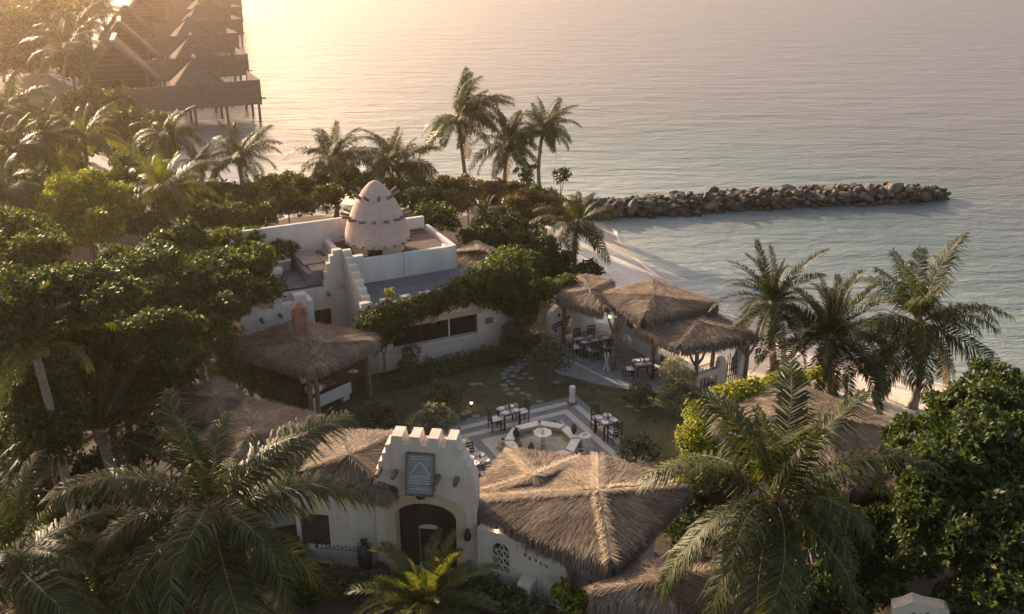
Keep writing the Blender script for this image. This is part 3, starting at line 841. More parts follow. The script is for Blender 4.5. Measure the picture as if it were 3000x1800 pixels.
# low adobe wall right of the gate with lattice arch and triangle openings
S0, E0 = Vector((-1.08, 25.2, 0)), P(1672, 1795, 0)
wd = (E0 - S0); WL = wd.length; wa = math.atan2(wd.y, wd.x)
Wf = Frame(S0, wa)
aw = empty('adobe_wall', Wf(WL / 2, 0), label='low mauve adobe wall with a lattice arch and triangle openings', cat='wall')
def wall_u(px, py):
    """photo pixel -> (distance along the wall, height)"""
    u, v = px - 1500.0, py - 900.0
    ray = Vector((u, FPX * _c - v * _s, -(FPX * _s + v * _c)))
    nrm = Wf.b
    t = (S0 - Vector((0, 0, CAM_H))).dot(nrm) / ray.dot(nrm)
    p = Vector((0, 0, CAM_H)) + ray * t
    return ((p - S0).dot(Wf.a), p.z)
topl = [wall_u(x, y) for x, y in ((1668, 1700), (1655, 1665), (1632, 1640), (1600, 1628), (1570, 1612), (1540, 1596), (1500, 1585), (1470, 1568), (1440, 1558), (1412, 1550))]
out = [(0, 0), (WL, 0)] + topl + [(0, topl[-1][1])]
holes = []
for q in (((1532, 1619), (1544, 1624), (1537, 1635)), ((1546, 1641), (1559, 1644), (1552, 1628)), ((1562, 1634), (1575, 1642), (1569, 1650)), ((1577, 1654), (1590, 1660), (1583, 1645)), ((1593, 1652), (1607, 1660), (1600, 1668))):
    holes.append([wall_u(*p) for p in q])
l0, l1 = wall_u(1442, 1672), wall_u(1492, 1690)
lx0, lx1 = l0[0], l1[0]
lzb = max(.35, l0[1]); lzt = wall_u(1465, 1592)[1]
la = arch(lx0, lzb, lx1, lzb + (lzt - lzb) * .72, lzt, 10)
MB().panel([out, la] + holes, Wf(0, 0), Wf.a, .34).build('adobe', M['pink_plaster'] if False else M['plaster'], aw, True, bevel=.03)
lat = empty('lattice', (0, 0, 0)); lat.parent = aw
rows = 4
hw_ = (lx1 - lx0)
for r_ in range(rows + 1):
    z = lzb + (lzt - lzb) * r_ / rows * .95
    ins = 0 if r_ < 3 else hw_ * .12 * (r_ - 2) ** 1.4
    MB().beam(Wf(lx0 + ins, .1, z), Wf(lx1 - ins, .1, z), .07, .035).build('lattice_bar', M['plaster'], lat, True)
    if r_ < rows:
        z2 = lzb + (lzt - lzb) * (r_ + 1) / rows * .95
        ncell = 3
        for c_ in range(ncell):
            xa = lx0 + hw_ * c_ / ncell; xb = lx0 + hw_ * (c_ + 1) / ncell; xm = (xa + xb) / 2
            if r_ == rows - 1 and c_ != 1: continue
            MB().beam(Wf(xa, .1, z), Wf(xm, .1, z2), .06, .03).build('lattice_bar', M['plaster'], lat, True)
            MB().beam(Wf(xm, .1, z2), Wf(xb, .1, z), .06, .03).build('lattice_bar', M['plaster'], lat, True)
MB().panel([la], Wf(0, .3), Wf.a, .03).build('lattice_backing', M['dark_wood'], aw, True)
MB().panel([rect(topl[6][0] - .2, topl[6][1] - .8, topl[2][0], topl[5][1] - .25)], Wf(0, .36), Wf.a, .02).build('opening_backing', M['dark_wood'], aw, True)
bt = wall_u(1552, 1705)[0]
MB().prism([Wf(bt - .25, -.001).xy, Wf(bt + .25, -.001).xy, Wf(bt + .22, -.5).xy, Wf(bt - .22, -.5).xy][::-1], 0, .95).build('buttress', M['plaster'], aw, True, bevel=.04)
MB().prism([Wf(0.1, -.0).xy, Wf(bt - .3, -.0).xy, Wf(bt - .3, -.12).xy, Wf(.1, -.12).xy][::-1], 0, .45).build('plinth', M['grey_stone'], aw, True, bevel=.02)
lampm, nt, b = nodes_of('lamp_glow')
b.inputs['Emission Color'].default_value = (1, .62, .25, 1); b.inputs['Emission Strength'].default_value = 4
M['lamp_glow'] = lampm
def lantern(name, p, label, group=None, post=None):
    e = empty(name, p, 0, label, 'lamp', group)
    MB().lathe([(.02, -.07), (.055, -.04), (.06, .02), (.03, .07)], n=10).build('bulb', M['lamp_glow'], e, smooth=True)
    MB().lathe([(.075, .06), (.03, .10), (.01, .13)], n=10).build('cap', M['iron'], e)
    if post: MB().tube([(0, 0, -.06), (0, 0, -post)], .02, 6).build('stem', M['iron'], e)
    return e
lp = PYZ(1455, 1553, 25.0)
lantern('eave_lamp', lp, 'tiny lit lamp under the thatch eave above the adobe wall', post=.35)

# ------------------------------------------------------------------ thatched buildings round the court
def thatched(name, label, px_corners, ez, px_peaks, pz, seed, cat='thatched building', wallmat='white_plaster', walls=True, inset=.32, dens=1100, fringe=.5, w=.0095, posts=True, hips=False):
    cs = [P(x, y, ez) for x, y in px_corners]
    pk = [P(x, y, pz) for x, y in px_peaks]
    c0 = sum(cs, Vector()) / len(cs); c0.z = 0
    e = empty(name, c0, 0, label, cat)
    thatch(e, cs, pk, dens, fringe, seed=seed, w=w, hips=hips)
    ins = [c.lerp(Vector((c0.x, c0.y, ez)), inset) for c in cs]
    for i in range(len(ins)):
        a_, b_ = ins[i], ins[(i + 1) % len(ins)]
        if walls:
            d_ = b_ - a_; d_.z = 0
            MB().panel([rect(.02, 0, d_.length - .02, ez - .25)], (a_.x, a_.y, 0), d_, .2).build('wall', M[wallmat], e, True, bevel=.02)
        elif posts:
            MB().tube([(a_.x, a_.y, 0), (a_.x, a_.y, ez - .12)], [.11, .09], 9).build('post', M['log'], e, True)
    return e
thatched('thatched_hall', 'largest sunlit thatched roof with four pale hips, beside the gate', [(1362, 1468), (1752, 1338), (2000, 1420), (1788, 1640)], 2.5, [(1752, 1440)], 3.05, 41, dens=1250, fringe=.55, hips=True)
thatched('thatched_annex', 'smaller golden thatched roof between the fountain court and the large one', [(1395, 1452), (1497, 1322), (1700, 1345), (1610, 1468)], 2.35, [(1566, 1398)], 2.85, 42, dens=1250, hips=True)
thatched('thatched_porch', 'thatched roof joining the left side of the gate tower', [(905, 1375), (985, 1268), (1160, 1272), (1140, 1430)], 3.25, [(1022, 1338)], 3.75, 43, walls=False, posts=True)
thatched('thatched_lounge', 'broad thatched roof behind the left coconut palm', [(590, 1295), (725, 1172), (985, 1238), (885, 1330), (680, 1362)], 2.95, [(735, 1272)], 3.4, 44)
thatched('thatched_store_roof', 'brown thatched roof peeping out above the left coconut palm', [(520, 1150), (640, 1108), (730, 1180), (600, 1230)], 2.9, [(630, 1165)], 3.3, 45, dens=500)
thatched('thatched_beach_house', 'wide thatched roof behind the bright green hedge near the beach', [(2110, 1240), (2300, 1115), (2700, 1275), (2490, 1425)], 2.8, [(2395, 1215)], 3.5, 46, fringe=.5)
thatched('thatched_lodge', 'low thatched roof below the large one, half hidden by palm fronds', [(1740, 1735), (1890, 1640), (2110, 1670), (2010, 1800)], 2.1, [(1935, 1705)], 2.55, 47)
# kitchen hut: long rounded thatch, red chimney
KC = [(695, 1018), (740, 985), (860, 945), (1085, 978), (1098, 998), (925, 1076), (900, 1078)]
kit = thatched('kitchen_hut', 'long rounded thatched kitchen roof with a red chimney', KC, 2.7, [(862, 995), (960, 1005)], 3.05, 48, walls=False, dens=900, fringe=.28, inset=.12)
chp = P(880, 968, 3.0)
chm = empty('chimney', Vector((chp.x, chp.y, 2.7)) - kit.location); chm.parent = kit
MB().box((0, 0, .55), (.56, .56, 1.1), R(20)).build('chimney_stack', M['terracotta'], chm, bevel=.02)
MB().box((0, 0, 1.125), (.66, .66, .06), R(20)).build('chimney_collar', M['terracotta'], chm, bevel=.01)
for s in ((-.2, -.2), (.2, -.2), (-.2, .2), (.2, .2)):
    v_ = Matrix.Rotation(R(20), 3, 'Z') @ Vector((s[0], s[1], 1.27)); MB().box(v_, (.13, .13, .26), R(20)).build('chimney_pier', M['terracotta'], chm)
MB().box((0, 0, 1.42), (.64, .64, .05), R(20)).build('chimney_cap', M['terracotta'], chm, bevel=.01)
hatm = MB(); Mr = Matrix.Rotation(R(20), 3, 'Z')
hatm.add([Mr @ Vector(p) for p in ((-.3, -.3, 1.446), (.3, -.3, 1.446), (.3, .3, 1.446), (-.3, .3, 1.446), (0, 0, 1.62))], [(0, 1, 4), (1, 2, 4), (2, 3, 4), (3, 0, 4)])
hatm.build('chimney_tiles', M['terracotta'], chm)
# ------------------------------------------------------------------ lawn, terrace, fountain
lawn_px = [(1010, 1110), (1180, 1060), (1440, 1000), (1480, 900), (1600, 905), (1640, 1060), (1800, 1130), (2010, 1160), (2060, 1250), (1960, 1420), (1640, 1480), (1280, 1420), (1120, 1330), (1000, 1230)]
lw = MB(); lw.add([P(x, y, .008) for x, y in lawn_px], [tuple(range(len(lawn_px)))[::-1]])
lawn = lw.build('lawn', M['lawn']); tag(lawn, kind='structure')
# short blades over the lawn
LP = np.array([tuple(P(x, y, 0).xy) for x, y in lawn_px])
def in_poly(x, y, poly):
    ins = np.zeros(x.shape, bool)
    for i in range(len(poly)):
        ax, ay = poly[i]; bx, by = poly[(i + 1) % len(poly)]
        ins ^= ((ay > y) != (by > y)) & (x < (bx - ax) * (y - ay) / (by - ay + 1e-12) + ax)
    return ins
g = np.random.default_rng(5)
mn, mx = LP.min(0), LP.max(0)
pt = g.random((70000, 2)) * (mx - mn) + mn
pt = pt[in_poly(pt[:, 0], pt[:, 1], LP)]
TF = Frame((1.2, 33.35, 0), R(26))
rel = pt - np.array([1.2, 33.35]); ta = rel @ np.array(TF.a.xy); tb = rel @ np.array(TF.b.xy)
pt = pt[(np.abs(ta) > 3.5) | (np.abs(tb) > 3.5)]
pt = pt[g.random(len(pt)) < np.clip(.55 + .6 * lumps(pt[:, 0] * 2.2, pt[:, 1] * 2.2), .1, 1)]
n = len(pt)
st0 = np.hstack([pt, np.full((n, 1), .006)])
an = g.random(n) * 6.283
d_ = unit(np.stack([np.cos(an) * .7, np.sin(an) * .7, np.full(n, 1.0)], -1))
v, q = straws(st0, d_, unit(np.stack([-np.sin(an), np.cos(an), np.zeros(n)], -1)) * 1.0, .035 + .05 * g.random(n), np.full(n, .010), np.full(n, .002), np.zeros(n))
M['grass'] = isl_mat('grass', [(0, (.05, .065, .022)), (.6, (.095, .105, .036)), (1, (.18, .16, .07))], .7, .2, .2)
gr = link_mesh('grass', np_mesh('grass', v, q), M['grass']); tag(gr, 'short patchy grass covering the courtyard lawn', 'grass', kind='stuff')

terr = link_mesh('terrace', MB().prism([TF(a, b).xy for a, b in ((-3.5, -3.5), (3.5, -3.5), (3.5, 3.5), (-3.5, 3.5))], -.1, .028).mesh('terrace'), M['grey_stone'])
tag(terr, kind='structure')
M['slab_white'] = rough_mat('slab_white', (.44, .385, .31), (.54, .475, .39), 5, .75, .3, .008, 30, .3, ((.36, .31, .25), 1.5, .64))
M['slab_grey'] = rough_mat('slab_grey', (.15, .155, .145), (.22, .225, .21), 5, .7, .3, .008, 30, .3, ((.11, .115, .115), 1.5, .64))
M['slab_tan'] = rough_mat('slab_tan', (.38, .33, .27), (.48, .42, .34), 5, .75, .3, .008, 30, .3)
rings = [(3.5, 3.2, 'slab_grey'), (3.2, 2.9, 'slab_white'), (2.9, 2.55, 'slab_grey'), (2.55, 2.25, 'slab_white'), (2.25, 1.85, 'slab_grey'), (1.85, 1.58, 'slab_white')]
for ho, hi, mt in rings:
    nseg = max(3, int(ho * 2 / 1.0))
    for sd in range(4):
        rot = Matrix.Rotation(sd * math.pi / 2, 2)
        for i in range(nseg):
            pts = []
            for s, h in ((-1 + 2 * i / nseg, hi), (-1 + 2 * (i + 1) / nseg, hi), (-1 + 2 * (i + 1) / nseg, ho), (-1 + 2 * i / nseg, ho)):
                pts.append(Vector((s * h, h)))
            c_ = sum(pts, Vector((0, 0))) / 4
            pts = [rot @ (c_ + (p_ - c_) * .988) for p_ in pts]
            MB().prism([TF(p_.x, p_.y).xy for p_ in pts], .02, .046 + random.uniform(-.002, .002)).build('paving_slab', M[mt], terr)
for i in range(6):
    for j in range(6):
        a_, b_ = -1.58 + 3.16 * (i + .5) / 6, -1.58 + 3.16 * (j + .5) / 6
        if math.hypot(a_, b_) < 1.0: continue
        s = .255
        MB().prism([TF(a_ + x, b_ + y).xy for x, y in ((-s, -s), (s, -s), (s, s), (-s, s))], .02, .045 + random.uniform(-.002, .002)).build('paving_slab', M[['slab_tan', 'slab_grey', 'slab_white'][(i * 2 + j) % 3]], terr)

FC = TF(0, 0, .046)
ft = empty('fountain', FC, R(26), 'octagonal stone fountain basin with a scalloped bowl in the middle', 'fountain')
def octp(r, z): return [(r / math.cos(math.pi / 8) * math.cos(math.pi / 8 + k * math.pi / 4), r / math.cos(math.pi / 8) * math.sin(math.pi / 8 + k * math.pi / 4), z) for k in range(8)]
o0, o1, i0, i1 = octp(1.36, 0), octp(1.36, .44), octp(1.12, .05), octp(1.12, .44)
bs = MB(); vs = o0 + o1 + i1 + i0
fs = []
for k in range(8):
    j = (k + 1) % 8
    fs += [(k, j, 8 + j, 8 + k), (8 + k, 8 + j, 16 + j, 16 + k), (16 + k, 16 + j, 24 + j, 24 + k)]
fs.append(tuple(24 + k for k in range(8)))
bs.add(vs, fs); bs.build('basin', M['ochre_plaster'], ft)
for k in range(8):
    j = (k + 1) % 8
    A, B = Vector(octp(1.42, .445)[k]), Vector(octp(1.42, .445)[j]); C_, D_ = Vector(octp(1.06, .445)[j]), Vector(octp(1.06, .445)[k])
    def sh(p_, q_): return p_.lerp(q_, .06)
    A2, B2, C2, D2 = sh(A, B), sh(B, A), sh(C_, D_), sh(D_, C_)
    MB().prism([A2.xy, B2.xy, C2.xy, D2.xy], .442, .52).build('coping', M['pale_stone'], ft, bevel=.012)
m, nt, b = nodes_of('fountain_water')
oc = coords(nt)
nt.links.new(mixc(nt, ramp(nt, noise(nt, 2.2, 5, .6, oc), [(.35, (0, 0, 0)), (.65, (1, 1, 1))]), (.16, .14, .075), (.30, .27, .17)), b.inputs['Base Color'])
b.inputs['Roughness'].default_value = .06; b.inputs['IOR'].default_value = 1.33
bump(nt, noise(nt, 14, 3, .5, oc), .25, .02, b)
M['pool'] = m
MB().add(octp(1.121, .30), [tuple(range(8))]).build('water', M['pool'], ft)
MB().lathe([(.2, .06), (.2, .2), (.1, .26), (.08, .45), (.12, .52), (.08, .6), (.09, .68)], n=14).build('pedestal', M['pale_stone'], ft, smooth=True)
bw_ = []
for r_, z_ in ((.08, .66), (.22, .72), (.34, .79), (.37, .82), (.33, .81), (.2, .76), (.05, .76)):
    bw_.append((r_, z_))
bowl = MB(); nn = 32; vs, fs = [], []
for r_, z_ in bw_:
    for k in range(nn):
        a_ = 2 * math.pi * k / nn; rr_ = r_ * (1 + .07 * math.cos(8 * a_) * (r_ > .2)); vs.append((rr_ * math.cos(a_), rr_ * math.sin(a_), z_))
for i in range(len(bw_) - 1):
    for k in range(nn): fs.append((i * nn + k, i * nn + (k + 1) % nn, (i + 1) * nn + (k + 1) % nn, (i + 1) * nn + k))
bowl.add(vs, fs).build('bowl', M['pale_stone'], ft, smooth=True)
MB().tube([(0, 0, .74), (0, 0, .86), (.05, 0, .9)], .02, 6).build('spout', M['iron'], ft)
RZ = .046 + .52
for (x, y, h, r, mt, lab) in ((1512, 1280, .36, .14, 'black_pot', 'black round jar on the fountain rim beside the square stone planter'),
                              (1681, 1270, .40, .12, 'black_pot', 'tall black jar on the fountain rim opposite the stone drum'),
                              (1523, 1312, .26, .10, 'terracotta', 'reddish clay jar on the fountain rim'),
                              (1556, 1325, .40, .125, 'black_pot', 'black cylinder jar on the fountain rim above the thatch'),
                              (1578, 1328, .20, .13, 'grey_stone', 'short grey pot on the fountain rim next to the black cylinder jar')):
    p = P(x, y, RZ)
    jar('fountain_jar', p, h, r, mt, lab)
def square_planter(px, py, label, s=.2, h=.36):
    e = empty('stone_planter', P(px, py, .046), R(18), label, 'planter')
    MB().panel([rect(-s, -s, s, s), [(-s * .62, -s * .62), (-s * .62, s * .62), (s * .62, s * .62), (s * .62, -s * .62)]], (0, 0, h), (1, 0, 0), h, (0, 1, 0)).build('trough', M['stone'], e, bevel=.015)
    MB().box((0, 0, h * .4), (s * 1.2, s * 1.2, h * .7)).build('soil', M['soil'], e)
square_planter(1476, 1308, 'square stone planter left of the fountain')
square_planter(1701, 1338, 'square stone planter right of the fountain, behind the thatch', .18, .28)
dr = empty('stone_drum', P(1714, 1318, .046), 0, 'pale carved stone drum on a plinth beside the fountain', 'stone drum')
MB().box((0, 0, .1), (.55, .5, .2), R(26)).build('plinth', M['stone'], dr, bevel=.02)
MB().lathe([(.22, .2), (.24, .26), (.21, .32), (.22, .55), (.25, .6), (.23, .66), (.14, .67), (.12, .6)], n=20).build('drum', M['pale_stone'], dr, smooth=True)
ms = empty('millstone', P(1626, 1241, .046), 0, 'round flat millstone lying on the paving behind the fountain', 'millstone')
MB().lathe([(.24, 0), (.25, .05), (.23, .1), (.08, .1), (.07, .04)], n=24).build('disc', M['grey_stone'], ms)
pl = empty('stone_pillar', P(1676, 1183, .046), R(26), 'short carved white stone pillar at the terrace corner', 'pillar')
MB().box((0, 0, .05), (.34, .34, .1)).build('base', M['terracotta'], pl, bevel=.01)
MB().lathe([(.14, .1), (.15, .2), (.125, .24), (.12, .55), (.145, .6), (.12, .64), (.13, .70), (.145, .78), (.12, .84), (.09, .86)], n=12).build('shaft', M['pale_stone'], pl, smooth=False)

# stepping stones
path = empty('garden_path', P(1530, 1080, 0), label='winding path of irregular stepping stones across the lawn', cat='path')
SPX = [(1518, 977), (1505, 985), (1527, 986), (1512, 996), (1537, 999), (1514, 1006), (1537, 1012), (1520, 1026), (1527, 1034), (1547, 1046), (1524, 1042), (1520, 1058), (1543, 1056), (1520, 1068), (1540, 1068), (1500, 1078), (1523, 1078), (1490, 1086), (1516, 1088), (1480, 1097), (1503, 1103), (1539, 1097), (1476, 1108), (1526, 1110), (1555, 1110), (1489, 1119), (1502, 1126), (1477, 1131), (1484, 1142), (1515, 1142), (1497, 1156), (1530, 1154), (1548, 1160), (1545, 1172), (1580, 1178), (1384, 1128), (1406, 1127), (1395, 1222), (1378, 1232), (1360, 1214), (1368, 1210), (1843, 1192), (1868, 1205), (1885, 1195), (1910, 1190), (1630, 1122), (1660, 1092), (1685, 1100), (1712, 1106)]
rr = random.Random(3)
M['path_stone'] = rough_mat('path_stone', (.20, .175, .145), (.32, .285, .24), 3, .85, .5, .02, 16, .2)
for x, y in SPX:
    p = P(x, y, 0); s = rr.uniform(.12, .19); poly = []
    k = rr.randint(5, 7); a0 = rr.random() * 6
    for i in range(k):
        a_ = a0 + 2 * math.pi * i / k; r_ = s * rr.uniform(.8, 1.15); poly.append((p.x + r_ * 1.15 * math.cos(a_), p.y + r_ * math.sin(a_)))
    MB().prism(poly, -.02, .035 + rr.uniform(-.005, .01)).build('stepping_stone', M['path_stone'], path, True)
for x, y, lab in ((1735, 1140, 'pale boulder lying on the lawn beside the pavilion'), (1830, 1165, 'small grey stone near the olive shrub')):
    o = link_mesh('lawn_stone', rocks[1], None); o.location = P(x, y, .06); o.scale = (.16, .13, .14); tag(o, lab, 'stone')
for x, y, lab in ((1605, 1138, 'ring of white edging stones round the citrus tree by the path'), (1896, 1232, 'small ring of white edging stones on the lawn right of the terrace')):
    e = empty('stone_ring', P(x, y, .01), 0, lab, 'edging')
    for k in range(11):
        a_ = 2 * math.pi * k / 11
        o = link_mesh('edging_stone', rocks[k % 7], M['stone'], e); o.location = (.36 * math.cos(a_), .36 * math.sin(a_), .02); o.scale = (.07, .05, .05); o.rotation_euler.z = a_
for x, y, z, lab in ((1535, 948, .5, 'tiny lit garden lamp on the dark path by the house'), (1299, 718, 4.5, 'glowing lamp on the white parapet of the domed house'), (1381, 1180, .25, 'small garden light on the lawn behind the olive shrub')):
    lantern('garden_lamp', P(x, y, z), lab, post=z - .02 if z < 1 else .1)

# ------------------------------------------------------------------ furniture
def copy_tree(o, parent=None):
    c = o.copy(); COL.objects.link(c); c.parent = parent
    for ch in o.children: copy_tree(ch, c)
    return c
def make_chair():
    e = empty('ladder_chair', (0, 0, 0))
    for sx in (-1, 1):
        MB().beam((sx * .2, .2, 0), (sx * .2, .2, .46), .04, .04).build('leg', M['dark_wood'], e)
        MB().tube([(sx * .2, -.2, 0), (sx * .2, -.2, .46), (sx * .195, -.25, 1.02)], [.022, .022, .018], 7).build('leg', M['dark_wood'], e)
        MB().beam((sx * .2, .2, .2), (sx * .2, -.2, .2), .025, .025).build('stretcher', M['dark_wood'], e)
    MB().beam((-.2, .2, .26), (.2, .2, .26), .025, .025).build('stretcher', M['dark_wood'], e)
    MB().box((0, 0, .445), (.45, .45, .04)).build('seat', M['dark_wood'], e, bevel=.008)
    MB().box((0, .01, .49), (.40, .40, .05)).build('cushion', M['cloth'], e, bevel=.02)
    for k in range(4):
        z = .58 + k * .12; y = -.2 - .05 * (z - .46) / .56
        MB().tube([(-.19, y, z), (0, y - .025, z + .01), (.19, y, z)], .001, 4) if False else None
        MB().add([(-.19, y, z - .03), (0, y - .03, z - .03), (.19, y, z - .03), (.19, y, z + .035), (0, y - .03, z + .05), (-.19, y, z + .035), (-.19, y - .02, z - .03), (0, y - .05, z - .03), (.19, y - .02, z - .03), (.19, y - .02, z + .035), (0, y - .05, z + .05), (-.19, y - .02, z + .035)],
                 [(0, 1, 4, 5), (1, 2, 3, 4), (7, 6, 11, 10), (8, 7, 10, 9), (5, 4, 10, 11), (4, 3, 9, 10), (1, 0, 6, 7), (2, 1, 7, 8)]).build('back_slat', M['dark_wood'], e)
    return e
def make_table(w=.8, d=.76):
    e = empty('dining_table', (0, 0, 0))
    MB().box((0, 0, .735), (w, d, .035)).build('table_top', M['table_wood'], e, bevel=.006)
    MB().box((0, 0, .68), (w - .1, d - .1, .07)).build('apron', M['dark_wood'], e)
    for sx in (-1, 1):
        for sy in (-1, 1): MB().box((sx * (w / 2 - .06), sy * (d / 2 - .06), .325), (.06, .06, .65)).build('leg', M['dark_wood'], e)
    return e
M['table_wood'] = rough_mat('table_wood', (.13, .11, .10), (.26, .23, .21), 3, .5, .2, .004, 30, .4, None, (9, .6, 1))
chair0, table0, table1 = make_chair(), make_table(), make_table(1.5, .8)
plate_me = MB().lathe([(.07, 0), (.12, .008), (.14, .02), (.13, .018), (.07, .008)], n=18).mesh('plate', True); plate_me.materials.append(M['white_paint'])
m, nt, b = nodes_of('clear_glass'); b.inputs['Base Color'].default_value = (.9, .9, .9, 1); b.inputs['Roughness'].default_value = .05; b.inputs['Transmission Weight'].default_value = .85
glass_me = MB().lathe([(.035, 0), (.006, .01), (.006, .08), (.035, .12), (.04, .17), (.03, .2)], n=10).mesh('glass', True); glass_me.materials.append(m)
nap_me = MB().add([(-.05, -.1, 0), (.05, -.1, 0), (.05, .1, 0), (-.05, .1, 0), (0, -.09, .05), (0, .09, .05)], [(0, 1, 4), (1, 2, 5, 4), (2, 3, 5), (3, 0, 4, 5)]).mesh('napkin'); nap_me.materials.append(M['cloth'])
bot_me = MB().lathe([(.035, 0), (.035, .16), (.012, .21), (.012, .28)], n=10).mesh('bottle', True); bot_me.materials.append(M['black_pot'])
used = set()
def place(proto, loc, rz, label, cat, group=None):
    o = proto if proto.name not in used else copy_tree(proto)
    used.add(proto.name)
    o.location = loc; o.rotation_euler = (0, 0, rz)
    return tag(o, label, cat, group)
def setting(name, table_xy, rz, gz_, w, d, chairs, where, proto=None, n=2, side=None):
    """a table with its chairs and what lies on it"""
    place(proto or table0, (table_xy[0], table_xy[1], gz_), rz, 'dark wooden dining table ' + where, 'table', 'dining tables set for dinner')
    rot = Matrix.Rotation(rz, 3, 'Z')
    for ci, (cx, cy, ca) in enumerate(chairs):
        p = rot @ Vector((cx, cy, 0))
        place(chair0, (table_xy[0] + p.x, table_xy[1] + p.y, gz_), rz + ca, 'dark ladder-back chair ' + (side[ci] + ' ' if side else '') + 'at the table ' + where, 'chair', 'dark ladder-back chairs')
    rr = random.Random(name)
    span = w - .35
    for k in range(n):
        for sy in (-1, 1):
            x = (-span / 2 + span * k / max(1, n - 1)) if n > 1 else 0
            for nm, me, dx, dy, cat in (('plate', plate_me, 0, sy * (d / 2 - .17), 'plate'), ('wine_glass', glass_me, .15, sy * (d / 2 - .3), 'glass'), ('napkin', nap_me, -.16, sy * (d / 2 - .18), 'napkin')):
                p = rot @ Vector((x + dx * .8, dy, 0))
                o = link_mesh(nm, me); o.location = (table_xy[0] + p.x, table_xy[1] + p.y, gz_ + .754); o.rotation_euler.z = rr.random() * 3
                tag(o, {'plate': 'white plate', 'glass': 'small stemmed glass', 'napkin': 'folded white napkin'}[cat] + ' on the table ' + where, cat, {'plate': 'plates', 'glass': 'glasses', 'napkin': 'napkins'}[cat] + ' on the table ' + where)
    o = link_mesh('bottle', bot_me); p = rot @ Vector((.05, .04, 0)); o.location = (table_xy[0] + p.x, table_xy[1] + p.y, gz_ + .754)
    tag(o, 'dark bottle on the table ' + where, 'bottle')
TZ = .048
t1 = P(1490, 1200, .8); t2 = P(1777, 1228, .8); t3 = P(1402, 1345, .8); t4 = P(1712, 1366, .8)
sidech = [(-.62, 0, -math.pi / 2), (.62, 0, math.pi / 2)]
endch = [(0, .62, math.pi), (0, -.62, 0)]
setting('a', t1.xy, R(26), TZ, .8, .76, [(-.66, -.05, -math.pi / 2), (.66, .05, math.pi / 2)], 'behind the fountain', side=['beside the olive shrub', 'towards the stone pillar'])
setting('b', t2.xy, R(-62), TZ, .8, .76, [(-.62, 0, -math.pi / 2), (.62, 0, math.pi / 2)], 'facing the pavilion', side=['backing on the lawn', 'backing on the dark bush'])
setting('c', t3.xy, R(-62), TZ, .8, .76, [(-.64, 0, -math.pi / 2), (.64, 0, math.pi / 2)], 'right behind the gate tower', side=['towards the fountain', 'against the tower'])
setting('d', t4.xy, R(26), TZ, .8, .76, [(.64, 0, math.pi / 2)], 'behind the golden thatch, next to the fountain')
PVZ = .06
t5 = P(1738, 992, .8); t6 = P(1884, 1062, .8)
setting('e', t5.xy, R(26), PVZ, 1.5, .8, [(-.4, .66, math.pi), (.4, .66, math.pi), (-.4, -.66, 0), (.4, -.66, 0), (-1.0, 0, -math.pi / 2)], 'in the pavilion by the perforated disc', table1, 3)
setting('f', t6.xy, R(10), PVZ, .8, .76, [(-.66, 0, -math.pi / 2), (.66, 0, math.pi / 2)], 'under the middle pavilion roof', side=['near the tall post', 'near the olive'])
# ------------------------------------------------------------------ open beach pavilion, three staggered roofs
pv0 = Vector((6.5, 41.5, 0))
pav = empty('beach_pavilion', pv0, label='open thatched beach pavilion with three staggered roofs and pierced walls', cat='pavilion')
specs = [([(1643, 866), (1706, 808), (1785, 822), (1770, 905)], 2.85, [(1728, 850)], 3.15, 61),
         ([(1766, 862), (1912, 823), (2092, 888), (1888, 928)], 2.95, [(1916, 868)], 3.25, 62),
         ([(1875, 958), (2075, 915), (2205, 978), (1995, 1010)], 2.4, [(2050, 944)], 2.7, 63)]
for pc, ez, pk, pz, sd in specs:
    thatch(pav, [P(x, y, ez) for x, y in pc], [P(x, y, pz) for x, y in pk], 800, .36, seed=sd, w=.012, fdens=330)
fl_px = [(1560, 1060), (1640, 1100), (1780, 1135), (1985, 1165), (2075, 1165), (2180, 1140), (2010, 1060), (1905, 1015), (1760, 950), (1600, 1010)]
fl = MB().prism([P(x, y, 0).xy for x, y in fl_px][::-1], -.05, PVZ - .004).build('pavilion_floor', M['grey_stone'], pav, True)
A1, A2 = P(1612, 1012, 0), P(1742, 962, 0)
d1 = A2 - A1; L1 = d1.length
p1 = Frame(A1, math.atan2(d1.y, d1.x))
outl = [(0, 0), (L1, 0), (L1, 2.1), (L1 - .3, 2.25), (L1 * .5, 2.05), (.6, 1.95), (.1, 1.75), (0, 1.5)]
MB().panel([outl, arch(L1 * .34, .02, L1 * .56, .9, 1.05, 6)], A1, p1.a, .3).build('pierced_wall', M['white_plaster'], pav, True, bevel=.04)
for u_, z_ in ((.55, 1.45), (1.2, 1.15), (.35, .7)):
    MB().tube([p1(u_, -.02, z_), p1(u_, .1, z_)], .09, 10).build('peep_hole', M['black_pot'], pav, True)
for z_ in (.92, 1.08): MB().beam(p1(.05, -.05, z_ - .05), p1(L1 * .36, -.05, z_ + .05), .05, .05).build('rail', M['iron'], pav, True)
# perforated disc standing on the wall
dc = (L1 * .72, 2.0); Rr = .62
ring = [(dc[0] + Rr * math.cos(t * 2 * math.pi / 28), dc[1] + Rr * 1.15 * math.sin(t * 2 * math.pi / 28)) for t in range(28)]
hl = []
for rad, nh in ((.16, 6), (.34, 11), (.50, 16)):
    for k in range(nh):
        a_ = 2 * math.pi * (k + .5 * (nh % 2)) / nh; cx_, cz_ = dc[0] + rad * math.cos(a_), dc[1] + rad * 1.15 * math.sin(a_)
        hl.append([(cx_ + .05 * math.cos(-t * math.pi / 3), cz_ + .055 * math.sin(-t * math.pi / 3)) for t in range(6)])
MB().panel([ring] + hl, p1(0, -.14), p1.a, .1).build('perforated_disc', M['ochre_plaster'], pav, True)
